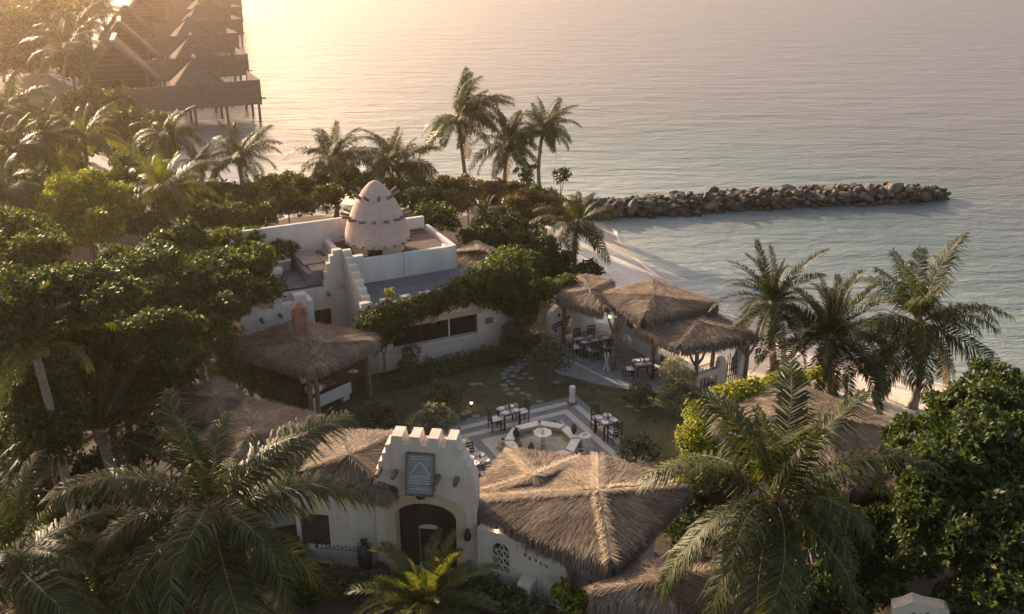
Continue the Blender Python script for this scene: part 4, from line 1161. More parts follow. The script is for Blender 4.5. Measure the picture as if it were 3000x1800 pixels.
# wall with the grille window
B1, B2 = P(1800, 990, 0), P(1912, 1062, 0)
d2 = B2 - B1; L2 = d2.length; p2 = Frame(B1, math.atan2(d2.y, d2.x))
wz = [(0, 0), (L2, 0), (L2, 1.35), (L2 * .9, 1.5), (L2 * .74, 2.0), (L2 * .7, 2.45), (.02, 2.45), (-.05, 1.6), (-.25, 1.2), (-.3, .8), (-.3, 0)]
MB().panel([wz, rect(L2 * .28, 1.0, L2 * .68, 1.95), arch(L2 * .22, .02, L2 * .45, .42, .62, 8)], B1, p2.a, .3).build('window_wall', M['white_plaster'], pav, True, bevel=.04)
wg = MB().panel([rect(L2 * .28, 1.0, L2 * .42, 1.95)], p2(0, .1), p2.a, .04).build('shutter', M['dark_wood'], pav, True)
for k in range(5):
    u_ = L2 * (.42 + .06 * k)
    MB().tube([p2(u_, .05, .95), p2(u_, .05, 2.1)], .018, 6).build('grille_bar', M['iron'], pav, True)
for z_ in (1.15, 1.5, 1.85): MB().tube([p2(L2 * .4, .05, z_), p2(L2 * .72, .05, z_)], .018, 6).build('grille_bar', M['iron'], pav, True)
# front right wall: gate opening, scroll balustrade, sloping pier
C1, C2 = P(2040, 1172, 0), P(2175, 1140, 0)
d3 = C2 - C1; L3 = d3.length; p3 = Frame(C1, math.atan2(d3.y, d3.x))
w3 = [(0, 0), (L3 * .62, 0), (L3 * .62, 1.35), (L3 * .56, 1.75), (L3 * .46, 1.75), (L3 * .43, 1.3), (0, 1.12)]
MB().panel([w3, rect(L3 * .06, .02, L3 * .42, .98)], C1, p3.a, .28).build('gate_wall', M['plaster'], pav, True, bevel=.04)
for k in range(4): MB().tube([p3(L3 * (.1 + .08 * k), .1, .02), p3(L3 * (.1 + .08 * k), .1, .98)], .018, 6).build('gate_bar', M['iron'], pav, True)
MB().beam(p3(L3 * .06, .1, .55), p3(L3 * .42, .1, .6), .04, .04).build('gate_bar', M['iron'], pav, True)
w4 = [(L3 * .86, 0), (L3 * 1.08, 0), (L3 * 1.06, 1.95), (L3 * .98, 1.75), (L3 * .9, 1.2)]
MB().panel([w4], p3(0, .05), p3.a, .6).build('sloping_pier', M['plaster'], pav, True, bevel=.05)
for k in range(5):
    u_ = L3 * (.65 + .045 * k)
    MB().tube([p3(u_, .1, .5), p3(u_ + .03, .12, 1.1), p3(u_ - .02, .1, 1.75 + .12 * math.sin(k * 2))], .022, 6).build('branch_bar', M['dark_wood'], pav, True)
for z_ in (.75, 1.05, 1.35): MB().tube([p3(L3 * .62, .1, z_), p3(L3 * .88, .1, z_ + .06)], .018, 6).build('branch_bar', M['dark_wood'], pav, True)
sb = MB()
for k in range(5):
    cx_ = L3 * (.08 + .075 * k)
    sb.tube([p3(cx_ + .1 * math.cos(t * math.pi / 5), .1, 1.4 + .13 * math.sin(t * math.pi / 5)) for t in range(11)], .014, 5, cap=False)
sb.tube([p3(L3 * .03, .1, 1.56), p3(L3 * .43, .1, 1.62)], .02, 6)
sb.build('scroll_rail', M['iron'], pav, True)
# forked tree-trunk posts
def fork_post(px, py, h, name='forked_post'):
    b_ = P(px, py, 0); e = MB()
    e.tube([(b_.x, b_.y, 0), (b_.x + .03, b_.y, h * .6), (b_.x, b_.y, h)], [.11, .095, .09], 9)
    for dx, dy in ((.4, .1), (-.35, -.1), (.1, .4)):
        e.tube([(b_.x, b_.y, h * .68), (b_.x + dx * .6, b_.y + dy * .6, h * .82), (b_.x + dx, b_.y + dy, h)], [.07, .06, .045], 7)
    e.build(name, M['bark'], pav, True)
fork_post(1797, 1088, 2.75); fork_post(1908, 1108, 2.6); fork_post(2032, 1165, 2.25); fork_post(2178, 1138, 2.3); fork_post(1650, 1010, 2.7); fork_post(2085, 1075, 2.3)
lantern('hanging_lamp', PYZ(1787, 928, P(1797, 1088, 0).y - .2), 'small lit lamp hanging on the forked pavilion post', post=None)
lantern('bracket_lamp', PYZ(1893, 977, P(1905, 1100, 0).y - .2), 'small lit lamp at the end of the grille window wall', post=None)
dw_ = empty('driftwood_stand', P(1776, 1088, 0), 0, 'bleached driftwood sculpture at the foot of the pavilion post', 'driftwood')
for k in range(4):
    a_ = k * 1.7; MB().tube([(.16 * math.cos(a_), .16 * math.sin(a_), 0), (.03 * math.cos(a_ + 1), .03 * math.sin(a_), .45), (.14 * math.cos(a_ + 2.2), .14 * math.sin(a_ + 2.2), .9)], [.05, .04, .02], 6).build('branch', M['stone'], dw_)
# ------------------------------------------------------------------ kitchen counters and the cook
K1, K2 = P(914, 1222, 0), P(1032, 1168, 0)
kd = K2 - K1; KL = kd.length; kf = Frame(K1, math.atan2(kd.y, kd.x))
kc = empty('kitchen_counter', kf(KL / 2, .3), label='long white kitchen counter with a dark worktop under the thatch', cat='counter')
MB().panel([rect(0, .28, KL, .86)], kf(0, 0), kf.a, .08).build('front_panel', M['white_plaster'], kc, True, bevel=.01)
for u_ in (.15, KL - .35): MB().box(kf(u_ + .1, .25, .135), (.3, .4, .27), kf.ang).build('foot', M['white_plaster'], kc, True)
MB().box(kf(KL / 2, .45, .56), (KL - .05, .7, .56), kf.ang).build('carcass', M['dark_wood'], kc, True)
MB().box(kf(KL / 2, .4, .885), (KL + .06, .9, .05), kf.ang).build('worktop', M['dark_wood'], kc, True, bevel=.01)
kc2 = empty('side_counter', P(1070, 1150, 0), kf.ang, 'dark side counter with a white end panel next to the garden', 'counter')
MB().box((-.45, .45, .42), (1.1, .8, .84)).build('carcass', M['dark_wood'], kc2)
MB().box((.13, .45, .42), (.05, .7, .8)).build('end_panel', M['white_plaster'], kc2, bevel=.01)
MB().box((-.4, .45, .87), (1.25, .9, .05)).build('worktop', M['dark_wood'], kc2, bevel=.01)
bx = empty('white_box', kf(.45, .35, .912), kf.ang, 'white lidded box on the end of the kitchen counter', 'box')
MB().box((0, 0, .11), (.62, .4, .22)).build('body', M['white_paint'], bx, bevel=.015); MB().box((0, 0, .235), (.66, .44, .03)).build('lid', M['white_paint'], bx, bevel=.01)
tr_ = empty('wooden_tray', kf(1.3, .45, .912), kf.ang, 'reddish wooden tray on the kitchen counter', 'tray')
MB().box((0, 0, .02), (.7, .4, .04)).build('board', M['terracotta'], tr_); MB().box((0, .2, .05), (.7, .02, .06)).build('rim', M['terracotta'], tr_)
for u_, v_ in ((.92, .28), (1.02, .4)):
    o = link_mesh('bowl', MB().lathe([(.05, 0), (.09, .05), (.1, .08), (.085, .05), (.03, .02)], n=14).mesh('bowl', True), M['metal']); o.location = kf(u_, v_, .912); tag(o, 'small shiny metal bowl beside the white box', 'bowl', 'metal bowls on the kitchen counter')
pt_ = empty('serving_dish', P(1035, 1092, .9), 0, 'white oval dish on the side counter', 'dish')
MB().lathe([(.12, 0), (.2, .03), (.24, .05), (.2, .04), (.1, .02)], n=20, sy=.7).build('dish', M['white_paint'], pt_, smooth=True); MB().lathe([(.1, .03), (.05, .08), (.01, .09)], n=10, sy=.7).build('bread', M['stone'], pt_, smooth=True)
def person(loc, rz, label):
    """a cook: one continuous skinned body, with hair and jacket trim as children"""
    J = {'pel': (0, 0, .92), 'bel': (0, .01, 1.06), 'che': (0, .0, 1.26), 'nk': (0, .01, 1.44), 'hd0': (0, .03, 1.50), 'hd1': (0, .045, 1.58), 'hd2': (0, .035, 1.68)}
    for s, k in ((-1, 'l'), (1, 'r')):
        J.update({k + 'sh': (s * .17, 0, 1.38), k + 'el': (s * .25, .06, 1.12), k + 'wr': (s * .17, .30, 1.04), k + 'pa': (s * .155, .37, 1.03), k + 'hip': (s * .09, 0, .88), k + 'kn': (s * .10, .02, .49), k + 'an': (s * .10, -.01, .09), k + 'to': (s * .11, .14, .04)})
        for f in range(4): J[k + 'f%da' % f] = (s * (.185 - .02 * f), .41 + .01 * (f in (1, 2)), 1.025); J[k + 'f%db' % f] = (s * (.18 - .02 * f), .44 + .012 * (f in (1, 2)), 1.0)
        J[k + 'ta'] = (s * .125, .36, 1.03); J[k + 'tb'] = (s * .11, .395, 1.015)
    rad = {'pel': .145, 'bel': .135, 'che': .15, 'nk': .055, 'hd0': .07, 'hd1': .088, 'hd2': .08}
    E_ = [('pel', 'bel'), ('bel', 'che'), ('che', 'nk'), ('nk', 'hd0'), ('hd0', 'hd1'), ('hd1', 'hd2')]
    for k in 'lr':
        rad.update({k + 'sh': .065, k + 'el': .045, k + 'wr': .032, k + 'pa': .034, k + 'hip': .095, k + 'kn': .062, k + 'an': .04, k + 'to': .035, k + 'ta': .013, k + 'tb': .010})
        E_ += [('che', k + 'sh'), (k + 'sh', k + 'el'), (k + 'el', k + 'wr'), (k + 'wr', k + 'pa'), ('pel', k + 'hip'), (k + 'hip', k + 'kn'), (k + 'kn', k + 'an'), (k + 'an', k + 'to'), (k + 'pa', k + 'ta'), (k + 'ta', k + 'tb')]
        for f in range(4):
            rad[k + 'f%da' % f] = .010; rad[k + 'f%db' % f] = .008
            E_ += [(k + 'pa', k + 'f%da' % f), (k + 'f%da' % f, k + 'f%db' % f)]
    names = list(J); ix = {n_: i for i, n_ in enumerate(names)}
    me = bpy.data.meshes.new('body'); me.from_pydata([J[n_] for n_ in names], [(ix[a_], ix[b_]) for a_, b_ in E_], []); me.update()
    e = empty('person', loc, rz, label, 'person')
    m, nt, b = nodes_of('cook_clothes')          # jacket white, trousers dark, skin at head and hands
    sp_ = nt.nodes.new('ShaderNodeSeparateXYZ'); nt.links.new(coords(nt), sp_.inputs[0])
    zr = ramp(nt, N(nt, 'ShaderNodeMath', operation='MULTIPLY').outputs[0], [(0, (0, 0, 0)), (1, (1, 1, 1))])
    mu = [x for x in nt.nodes if x.type == 'MATH'][0]; mu.inputs[1].default_value = .5; nt.links.new(sp_.outputs[2], mu.inputs[0])
    rp = [x for x in nt.nodes if x.type == 'VALTORGB'][0].color_ramp; rp.interpolation = 'CONSTANT'
    rp.elements[0].color = (.03, .03, .035, 1); rp.elements[1].position = .44; rp.elements[1].color = (.62, .62, .65, 1)
    el = rp.elements.new(.735); el.color = (.33, .19, .12, 1)
    gt = N(nt, 'ShaderNodeMath', operation='GREATER_THAN'); gt.inputs[1].default_value = .31; nt.links.new(sp_.outputs[1], gt.inputs[0])
    nt.links.new(mixc(nt, gt.outputs[0], zr, (.33, .19, .12)), b.inputs['Base Color']); b.inputs['Roughness'].default_value = .85
    o = link_mesh('body', me, m, e)
    sk = o.modifiers.new('skin', 'SKIN'); sk.use_smooth_shade = True
    for n_, v_ in zip(names, me.skin_vertices[0].data): v_.radius = (rad[n_], rad[n_] * (.8 if n_ in ('pel', 'bel', 'che') else 1)); v_.use_root = n_ == 'pel'
    o.modifiers.new('sub', 'SUBSURF').levels = 1; o.modifiers['sub'].render_levels = 1
    MB().lathe([(.088, -.02), (.095, .03), (.08, .09), (.04, .12), (.01, .125)], (0, .025, 1.62), 12).build('hair', M['black_hair'], e, smooth=True)
    MB().lathe([(.012, -.02), (.016, 0), (.006, .02)], (0, .135, 1.585), 6).build('nose', M['skin'], e, smooth=True)
    for s in (-1, 1): MB().lathe([(.004, -.008), (.01, 0), (.004, .008)], (s * .033, .125, 1.61), 6).build('eye', M['black_hair'], e); MB().lathe([(.01, -.025), (.014, 0), (.008, .025)], (s * .092, .04, 1.595), 6).build('ear', M['skin'], e, smooth=True)
    MB().box((0, .125, 1.545), (.04, .012, .008)).build('mouth', M['terracotta'], e)
    return e
person(kf(.75, 1.35, 0), kf.ang + math.pi, 'cook in a white jacket standing behind the kitchen counter')
# ------------------------------------------------------------------ far villas on stilts
M['villa_thatch'] = rough_mat('villa_thatch', (.15, .107, .077), (.24, .175, .13), 2.5, .95, .7, .1, 12, .1, None, (1, 1, 4))
M['ridge_cap'] = rough_mat('ridge_cap', (.5, .42, .32), (.6, .52, .42), 3, .7, .2, .02, 10, .3)
def villa(org, ang, label, aframe=True):
    V = Frame(org, ang)
    e = empty('water_villa', V(0, 0, SEA_Z), label=label, cat='villa', group='villas on stilts along the shore')
    # deck and stilts
    MB().box(V(0, 3.2, .80), (13.6, 7.4, .16), ang).build('deck', M['deck_wood'], e, True)
    for a_ in (-6.5, -3.2, 0, 3.2, 6.5):
        for b_ in (-.3, 3.2, 6.6): MB().tube([V(a_, b_, SEA_Z - 1.5), V(a_, b_, .74)], .14, 7).build('stilt', M['grey_wood'], e, True)
    # privacy screen in upright panels of boards
    for k in range(9):
        a_ = -6.75 + 1.5 * k
        pn = MB().box(V(a_ + .75, -.55, 1.95), (1.44, .06, 2.5), ang).build('screen_panel', M['deck_wood'], e, True)
        for j in range(8): MB().box(V(a_ + .75, -.60, .86 + j * .31), (1.44, .05, .27), ang).build('board', M['deck_wood'], pn, True)
    for k in range(10): MB().box(V(-6.75 + 1.5 * k, -.55, 1.9), (.1, .12, 2.7), ang).build('screen_post', M['grey_wood'], e, True)
    for k in range(4): MB().box(V(6.8, .35 + 1.6 * k, 1.95), (.06, 1.5, 2.5), ang).build('side_panel', M['deck_wood'], e, True)
    MB().box(V(7.3, 2.6, .72), (1.2, .7, .1), ang).build('landing_step', M['deck_wood'], e, True)
    # gazebo
    gz0 = V(.9, 2.3)
    hip = [gz0 + V.a * x + V.b * y + Vector((0, 0, 2.9)) for x, y in ((-2.5, -2.2), (2.5, -2.2), (2.5, 2.2), (-2.5, 2.2))]
    ap = gz0 + Vector((0, 0, 5.5))
    r = MB().add(hip + [ap] + [h - Vector((0, 0, .3)) for h in hip], [(0, 1, 4), (1, 2, 4), (2, 3, 4), (3, 0, 4), (0, 5, 6, 1), (1, 6, 7, 2), (2, 7, 8, 3), (3, 8, 5, 0), (5, 8, 7, 6)]).build('gazebo_roof', M['villa_thatch'], e, True)
    MB().lathe([(.22, -.15), (.2, .1), (.05, .3)], ap, 8).build('finial', M['ridge_cap'], r, True)
    for h in hip: MB().beam(h + Vector((0, 0, .03)), ap, .22, .1).build('hip_cap', M['villa_thatch'], r, True)
    for x, y in ((-2, -1.7), (2, -1.7), (2, 1.7), (-2, 1.7)):
        p_ = gz0 + V.a * x + V.b * y; MB().tube([(p_.x, p_.y, .88), (p_.x, p_.y, 2.6)], .1, 7).build('gazebo_post', M['grey_wood'], e, True)
    # steep gabled hut, its gable end to the camera
    if aframe:
        H_ = Frame(V(-5.8, 13.6), ang + R(-8))
        hw__, dp, z0, z1 = 4.2, 4.6, 1.7, 6.3
        for s in (-1, 1):
            pts = [H_(0, -1.0, z1), H_(s * hw__, -.2, z0), H_(s * hw__, dp, z0), H_(0, dp + .6, z1)]
            mb_ = MB().add(pts + [p_ - Vector((0, 0, .35)) for p_ in pts], [(0, 1, 2, 3), (7, 6, 5, 4), (0, 4, 5, 1), (1, 5, 6, 2), (2, 6, 7, 3), (3, 7, 4, 0)])
            sl_ = mb_.build('roof_slope', M['villa_thatch'], e, True)
            MB().beam(pts[0] - Vector((0, 0, .1)), pts[1] - Vector((0, 0, .1)), .14, .42).build('verge_board', M['grey_wood'], sl_, True)
        MB().beam(H_(0, -1.05, z1 + .05), H_(0, dp + .6, z1 + .05), .5, .22).build('ridge_cap', M['ridge_cap'], e, True)
        MB().panel([[(-hw__ * .93, z0 - .2), (hw__ * .93, z0 - .2), (0, z1 - .35)]], H_(0, .6), H_.a, .12).build('gable_wall', M['dark_wood'], e, True)
        for j in range(6):
            z_ = z0 + .2 + j * .55; w_ = hw__ * .9 * (z1 - .5 - z_) / (z1 - z0)
            MB().beam(H_(-w_, .5, z_), H_(w_, .5, z_), .06, .1).build('gable_slat', M['grey_wood'], e, True)
        MB().panel([rect(-hw__ * .8, .5, hw__ * .8, z0 + .3)], H_(0, 1.2), H_.a, .12).build('front_wall', M['dark_wood'], e, True)
        for a_ in (-3., 3.): MB().tube([H_(a_, .5, .3), H_(a_, .5, z0 + .8)], .12, 7).build('porch_post', M['deck_wood'], e, True)
        MB().box(H_(0, 2.4, .42), (8.2, 5, .2), ang).build('floor', M['deck_wood'], e, True)
        for a_ in (-4, 0, 4):
            for b_ in (0, 4): MB().tube([H_(a_, b_, -3.2), H_(a_, b_, .35)], .15, 7).build('stilt', M['grey_wood'], e, True)
    return e
VA = R(26)
vlab = ['stilt villa with long board screen and pointed gazebo, closest to the garden', 'second stilt villa along the shore, its screen just behind the first gazebo', 'third stilt villa along the shore in the haze', 'fourth stilt villa along the shore, fading into haze', 'fifth and hazy stilt villa along the shore', 'farthest hazy stilt villa on the shoreline']
base = Vector((-32.5, 99.7, 0)); step = [Vector((0, 0, 0)), Vector((-5.9, 18.5, 0)), Vector((-12.5, 39.5, 0)), Vector((-16.5, 57.5, 0)), Vector((-21.5, 77.0, 0)), Vector((-27.0, 98.0, 0))]
for k in range(6): villa(base + step[k], VA + R(1.5 * k), vlab[k])
lu = empty('white_lounger', base + Vector((-6.2, 3.2, .88)), R(40), 'white cushioned lounger on the first villa deck', 'lounger')
MB().box((0, 0, .2), (1.9, .8, .16)).build('seat', M['cloth'], lu, bevel=.04); MB().box((-.8, 0, .45), (.5, .8, .14), M=Matrix.Rotation(R(-50), 3, 'Y')).build('backrest', M['cloth'], lu, bevel=.04)
for sx in (-.7, .7):
    for sy in (-.3, .3): MB().box((sx, sy, .06), (.08, .08, .12)).build('leg', M['grey_wood'], lu)
# round hut on the left shore
rh = empty('round_hut', (-45.0, 98.5, 0), label='wide brown thatched hut among trees left of the villas', cat='hut')
hp_ = [P(25, 290, 2.2), P(120, 262, 2.2), P(270, 282, 2.2), P(180, 310, 2.2)]
cpt = sum(hp_, Vector()) / 4
pk_ = PYZ(138, 219, cpt.y)
r = MB().add(hp_ + [pk_] + [h - Vector((0, 0, .5)) for h in hp_], [(0, 1, 4), (1, 2, 4), (2, 3, 4), (3, 0, 4), (0, 5, 6, 1), (1, 6, 7, 2), (2, 7, 8, 3), (3, 8, 5, 0)]).build('roof', M['villa_thatch'], rh, True)
for i in range(4):
    a_, b_ = hp_[i].lerp(cpt, .18), hp_[(i + 1) % 4].lerp(cpt, .18)
    MB().panel([rect(0, 0, (b_ - a_).length, 1.9)], (a_.x, a_.y, 0), (b_ - a_), .15).build('wall', M['dark_wood'], rh, True)
# ------------------------------------------------------------------ palm fronds (shared meshes)
def frond_mesh(name, elev0, bend, kind, seed, L=4.0, nl=46):
    g = np.random.default_rng(seed)
    K = 16
    pos = [np.zeros(3)]; tang = []
    side_bend = g.uniform(-.55, .55)
    for i in range(K):
        s = (i + .5) / K
        el = R(elev0) - R(bend) * s ** 1.5
        az = side_bend * s ** 2
        t = np.array([math.cos(el) * math.cos(az), math.cos(el) * math.sin(az), math.sin(el)])
        tang.append(t); pos.append(pos[-1] + t * L / K)
    pos = np.array(pos); tang = np.array(tang + [tang[-1]])
    def at(s):
        x = s * K; i = np.minimum(x.astype(int), K - 1); f = (x - i)[:, None]
        return pos[i] * (1 - f) + pos[i + 1] * f, unit(tang[i] * (1 - f) + tang[np.minimum(i + 1, K)] * f)
    V, Q, T, off = [], [], [], 0
    # rachis
    rs = np.linspace(0, 1, 9); rp, rt = at(np.minimum(rs, .999))
    rv = []
    for p, t, s in zip(rp, rt, rs):
        sd = unit(np.cross(t, [0, 0, 1.0]) + np.array([0, 1e-4, 0])); up = np.cross(sd, t); r = (.038 if kind == 'coco' else .032) * (1 - .85 * s)
        rv += [p + sd * r, p + up * r * .8, p - sd * r, p - up * r * .6]
    V.append(np.array(rv)); nr_ = 8 * 4
    Q.append(np.array([[i * 4 + k, i * 4 + (k + 1) % 4, i * 4 + 4 + (k + 1) % 4, i * 4 + 4 + k] for i in range(8) for k in range(4)])); off = len(rv)
    for sg in (-1, 1):
        s = np.clip(np.linspace(.14 if kind == 'coco' else .08, .995, nl) + g.normal(0, .004, nl), .05, .999)
        p, t = at(s)
        sd = unit(np.cross(t, np.array([[0, 0, 1.0]])) + 1e-6) * sg
        up = np.cross(t, sd) * sg * -1
        up = np.where(up[:, 2:] < 0, -up, up)
        prof = np.sin(np.pi * np.clip(.14 + .80 * s, 0, 1)) ** .55
        if kind == 'coco':
            ln = 1.02 * prof * (.7 + .45 * g.random(nl)); fw = .45 + .9 * s ** 2; vee = .06; sag = 1.15; wd = .024
        elif kind == 'date':
            ln = .52 * prof * (.85 + .3 * g.random(nl)); fw = .55 + .8 * s ** 2; vee = .45; sag = .10; wd = .024
        fw = fw[:, None]
        d = unit(sd + t * fw + up * (vee + g.normal(0, .16, (nl, 1))) + g.normal(0, .10, (nl, 3)))
        dn = np.array([[0, 0, -1.0]])
        m1 = p + d * (ln * .5)[:, None]
        d2 = unit(d + dn * sag * (.6 + .7 * g.random((nl, 1))))
        tip = m1 + d2 * (ln * .5)[:, None]
        wv = unit(np.cross(d, up)) * (wd * (.7 + .5 * prof))[:, None]
        v = np.stack([p - wv * .5, p + wv * .5, m1 - wv, m1 + wv, tip - wv * .08, tip + wv * .08], 1).reshape(-1, 3)
        b6 = np.arange(nl)[:, None] * 6
        Q.append(np.concatenate([b6 + np.array([[0, 1, 3, 2]]), b6 + np.array([[2, 3, 5, 4]])]) + off); V.append(v); off += len(v)
    me = np_mesh(name, np.concatenate(V), np.concatenate(Q))
    mi = np.ones(len(me.polygons), dtype=np.int32); mi[:nr_] = 0
    me.materials.append(M['rachis']); me.materials.append(None)
    me.polygons.foreach_set('material_index', mi)
    return me
BANK = {}
def frond_bank(kind, leafmat):
    key = (kind, leafmat)
    if key in BANK: return BANK[key]
    out = []
    for e, bd in ((80, 30), (64, 48), (46, 70), (28, 82), (8, 78), (-14, 62), (-36, 42)):
        for sd in (1, 2, 3):
            me = frond_mesh('frond', e, bd * (1.0 if kind == 'coco' else .95), kind, int(sd * 100 + e + 50 + (500 if kind == 'date' else 0)), nl=78 if kind == 'coco' else 74)
            me.materials[1] = M[leafmat]
            out.append((e, me))
    BANK[key] = out
    return out
def dry_bank():
    if 'dry' not in BANK:
        me = frond_mesh('dry_frond', -40, 45, 'coco', 77); me.materials[1] = M['dry_leaf']; BANK['dry'] = me
    return BANK['dry']
nut_me = MB().lathe([(.02, -.16), (.1, -.12), (.14, 0), (.11, .11), (.03, .16)], n=10).mesh('coconut', True); nut_me.materials.append(M['leaf_nut'] if 'leaf_nut' in M else M['rachis'])
def palm(name, label, crown, base=None, L=3.4, n=19, kind='coco', mat='palm_leaf', seed=1, dry=1, nuts=True, lean=(0, 0), group=None, low=-14, wind=0.0, thick=1.0):
    """crown = world point of the heart; base = ground point"""
    r = random.Random(seed)
    crown = Vector(crown)
    if base is None: base = Vector((crown.x - lean[0], crown.y - lean[1], 0))
    base = Vector((base.x, base.y, gz(base.x, base.y) - .05))
    e = empty(name, base, 0, label, 'palm tree', group)
    h = (crown - base).length
    pts, rad = [], []
    for k in range(9):
        t = k / 8
        p = base.lerp(crown, t); sway = math.sin(t * math.pi) * .06 * h
        pts.append(p + Vector((sway * math.cos(seed), sway * math.sin(seed) * .4, 0))); rad.append(((.17 if kind == 'coco' else .21) * (1.45 - .55 * min(1, t * 5) - .18 * t)) * thick)
    MB().tube(pts, rad, 12).build('trunk', M['palm_bark'], e, True, smooth=True)
    MB().lathe([(.12, -.5), (.22, -.3), (.24, -.05), (.12, .2), (.02, .3)], crown, 10, .15).build('crown_shaft', M['dry_leaf' if kind == 'coco' else 'palm_bark'], e, True)
    bank = frond_bank(kind, mat)
    off = crown - base
    for i in range(n):
        t = (i + .5) / n
        el = 84 - (84 - low) * t ** .9 + r.uniform(-13, 13)
        cand = sorted(bank, key=lambda x: abs(x[0] - el))[:3]
        el0, me = r.choice(cand)
        o = link_mesh('frond', me, None, e)
        az = i * 2.39996 + r.uniform(-.25, .25) + seed
        if wind and el > 15:                                   # fronds combed by the sea wind
            az = math.atan2(math.sin(az) + wind * .35, math.cos(az) + wind)
        o.location = off + Vector((.07 * math.cos(az), .07 * math.sin(az), r.uniform(-.1, .1)))
        o.rotation_euler = (r.uniform(-.35, .35), -R(el - el0) * .8, az)
        s = L / 4.0 * r.uniform(.72, 1.14) * (.8 if i < 3 else 1)
        o.scale = (s, s, s)
    for k in range(dry):
        o = link_mesh('dry_frond', dry_bank(), None, e); o.location = off - Vector((0, 0, .15)); o.rotation_euler = (0, R(r.uniform(0, 25)), r.uniform(0, 6.28)); s = L / 4.6; o.scale = (s, s, s)
    if nuts and kind == 'coco':
        for k in range(6):
            a_ = k * 1.05 + seed; o = link_mesh('coconut', nut_me, None, e); o.location = off + Vector((.3 * math.cos(a_), .3 * math.sin(a_), -.25 - .12 * (k % 2)))
    return e
# ------------------------------------------------------------------ leafy crowns
def leaf_crown(blobs, dens, k, L, wr, seed, up=.55, spread=(.7, 1.25), lump=.22, fill=.5, flat=.85):
    """blobs: (centre, radius); clusters of k leaves over lumpy shells -> verts, quads"""
    g = np.random.default_rng(seed)
    C, Nn = [], []
    for c, r in blobs:
        c = np.array(c, float); m = int(4 * math.pi * r * r * dens)
        d = unit(g.normal(size=(m, 3)))
        d = d[(d[:, 2] > -.55) | (g.random(m) < .3)]
        ph = g.random(6) * 6
        lu_ = np.sin(d[:, 0] * 4.1 / 1 + ph[0]) * np.sin(d[:, 1] * 4.7 + ph[1]) + .7 * np.sin(d[:, 2] * 6 + d[:, 0] * 5 + ph[2]) + .6 * np.sin(d[:, 1] * 9 + ph[3]) * np.sin(d[:, 0] * 8 + ph[4])
        rad = r * (1 + lump * lu_ * .6) * (1 - fill * g.random(len(d)) ** 2.2)
        p = c + d * rad[:, None] * np.array([1, 1, flat])
        C.append(p); Nn.append(unit(d * np.array([1, 1, 1 / flat]) + np.array([0, 0, up])))
    C = np.concatenate(C); Nn = unit(np.concatenate(Nn) + g.normal(0, .25, (sum(len(x) for x in C[None]) and len(C), 3)))
    m = len(C)
    T = unit(np.cross(Nn, g.normal(size=(m, 3)))); B = np.cross(Nn, T)
    V = []
    for j in range(k):
        a = 2 * math.pi * j / k + g.normal(0, .35, m)
        th = g.uniform(spread[0], spread[1], m)
        d = Nn * np.cos(th)[:, None] + (T * np.cos(a)[:, None] + B * np.sin(a)[:, None]) * np.sin(th)[:, None]
        l = (L * (.65 + .6 * g.random(m)))[:, None]
        w = unit(np.cross(d, Nn + g.normal(0, .3, (m, 3)))) * l * wr
        p0 = C + g.normal(0, L * .15, (m, 3))
        V.append(np.stack([p0, p0 + d * l * .55 + w, p0 + d * l - Nn * l * .12, p0 + d * l * .55 - w], 1))
    v = np.concatenate(V).reshape(-1, 3)
    return v, np.arange(len(v)).reshape(-1, 4)
STY = {'rosette': dict(dens=20, k=8, L=.24, wr=.20), 'broad': dict(dens=42, k=5, L=.17, wr=.24), 'fine': dict(dens=95, k=4, L=.10, wr=.26, spread=(.5, 1.4)), 'far': dict(dens=5.5, k=5, L=.55, wr=.26, fill=.4), 'mid': dict(dens=20, k=5, L=.25, wr=.24), 'hedge': dict(dens=110, k=4, L=.085, wr=.3, spread=(.4, 1.4)), 'creeper': dict(dens=140, k=4, L=.125, wr=.3, spread=(.5, 1.4), lump=.3)}
def leafy(name, label, blobs, mat, sty, seed, cat='tree', trunk=True, group=None, base=None, tr=.12, limbs=9, **kw):
    c0 = Vector(blobs[0][0])
    b0 = Vector(base) if base is not None else Vector((c0.x, c0.y, 0))
    b0.z = gz(b0.x, b0.y)
    e = empty(name, b0, 0, label, cat, group)
    st = dict(STY[sty]); st.update(kw)
    gg = random.Random(seed); src = blobs; blobs = []
    for c, r in src:                                           # break big masses into clumps with gaps between them
        if r < .58 or sty in ('creeper',): blobs.append((c, r)); continue
        blobs.append((c, r * .62))
        for k in range(10):
            az, el = k * 2.39996 + gg.random(), math.asin(gg.uniform(-.25, .98))
            d = Vector((math.cos(az) * math.cos(el), math.sin(az) * math.cos(el), math.sin(el) * .85))
            blobs.append((Vector(c) + d * r * gg.uniform(.6, .86), r * gg.uniform(.24, .46)))
    v, q = leaf_crown(blobs, seed=seed, **st)
    blobs = src[:limbs]
    link_mesh('crown', np_mesh('crown', v, q), M[mat], e, True)
    if trunk:
        tb = MB(); fork = Vector((b0.x, b0.y, b0.z + max(.25, (c0.z - b0.z) * .45)))
        tb.tube([b0 - Vector((0, 0, .1)), fork], [tr, tr * .8], 8)
        for c, r in blobs:
            c = Vector(c); mid_ = fork.lerp(c, .55) + Vector((0, 0, -.1 * r))
            tb.tube([fork, mid_, c + Vector((0, 0, r * .3))], [tr * .7, tr * .45, tr * .12], 6)
        tb.build('trunk', M['bark'], e, True)
    return e
def PB(px, py, z, r): return (P(px, py, z), r)
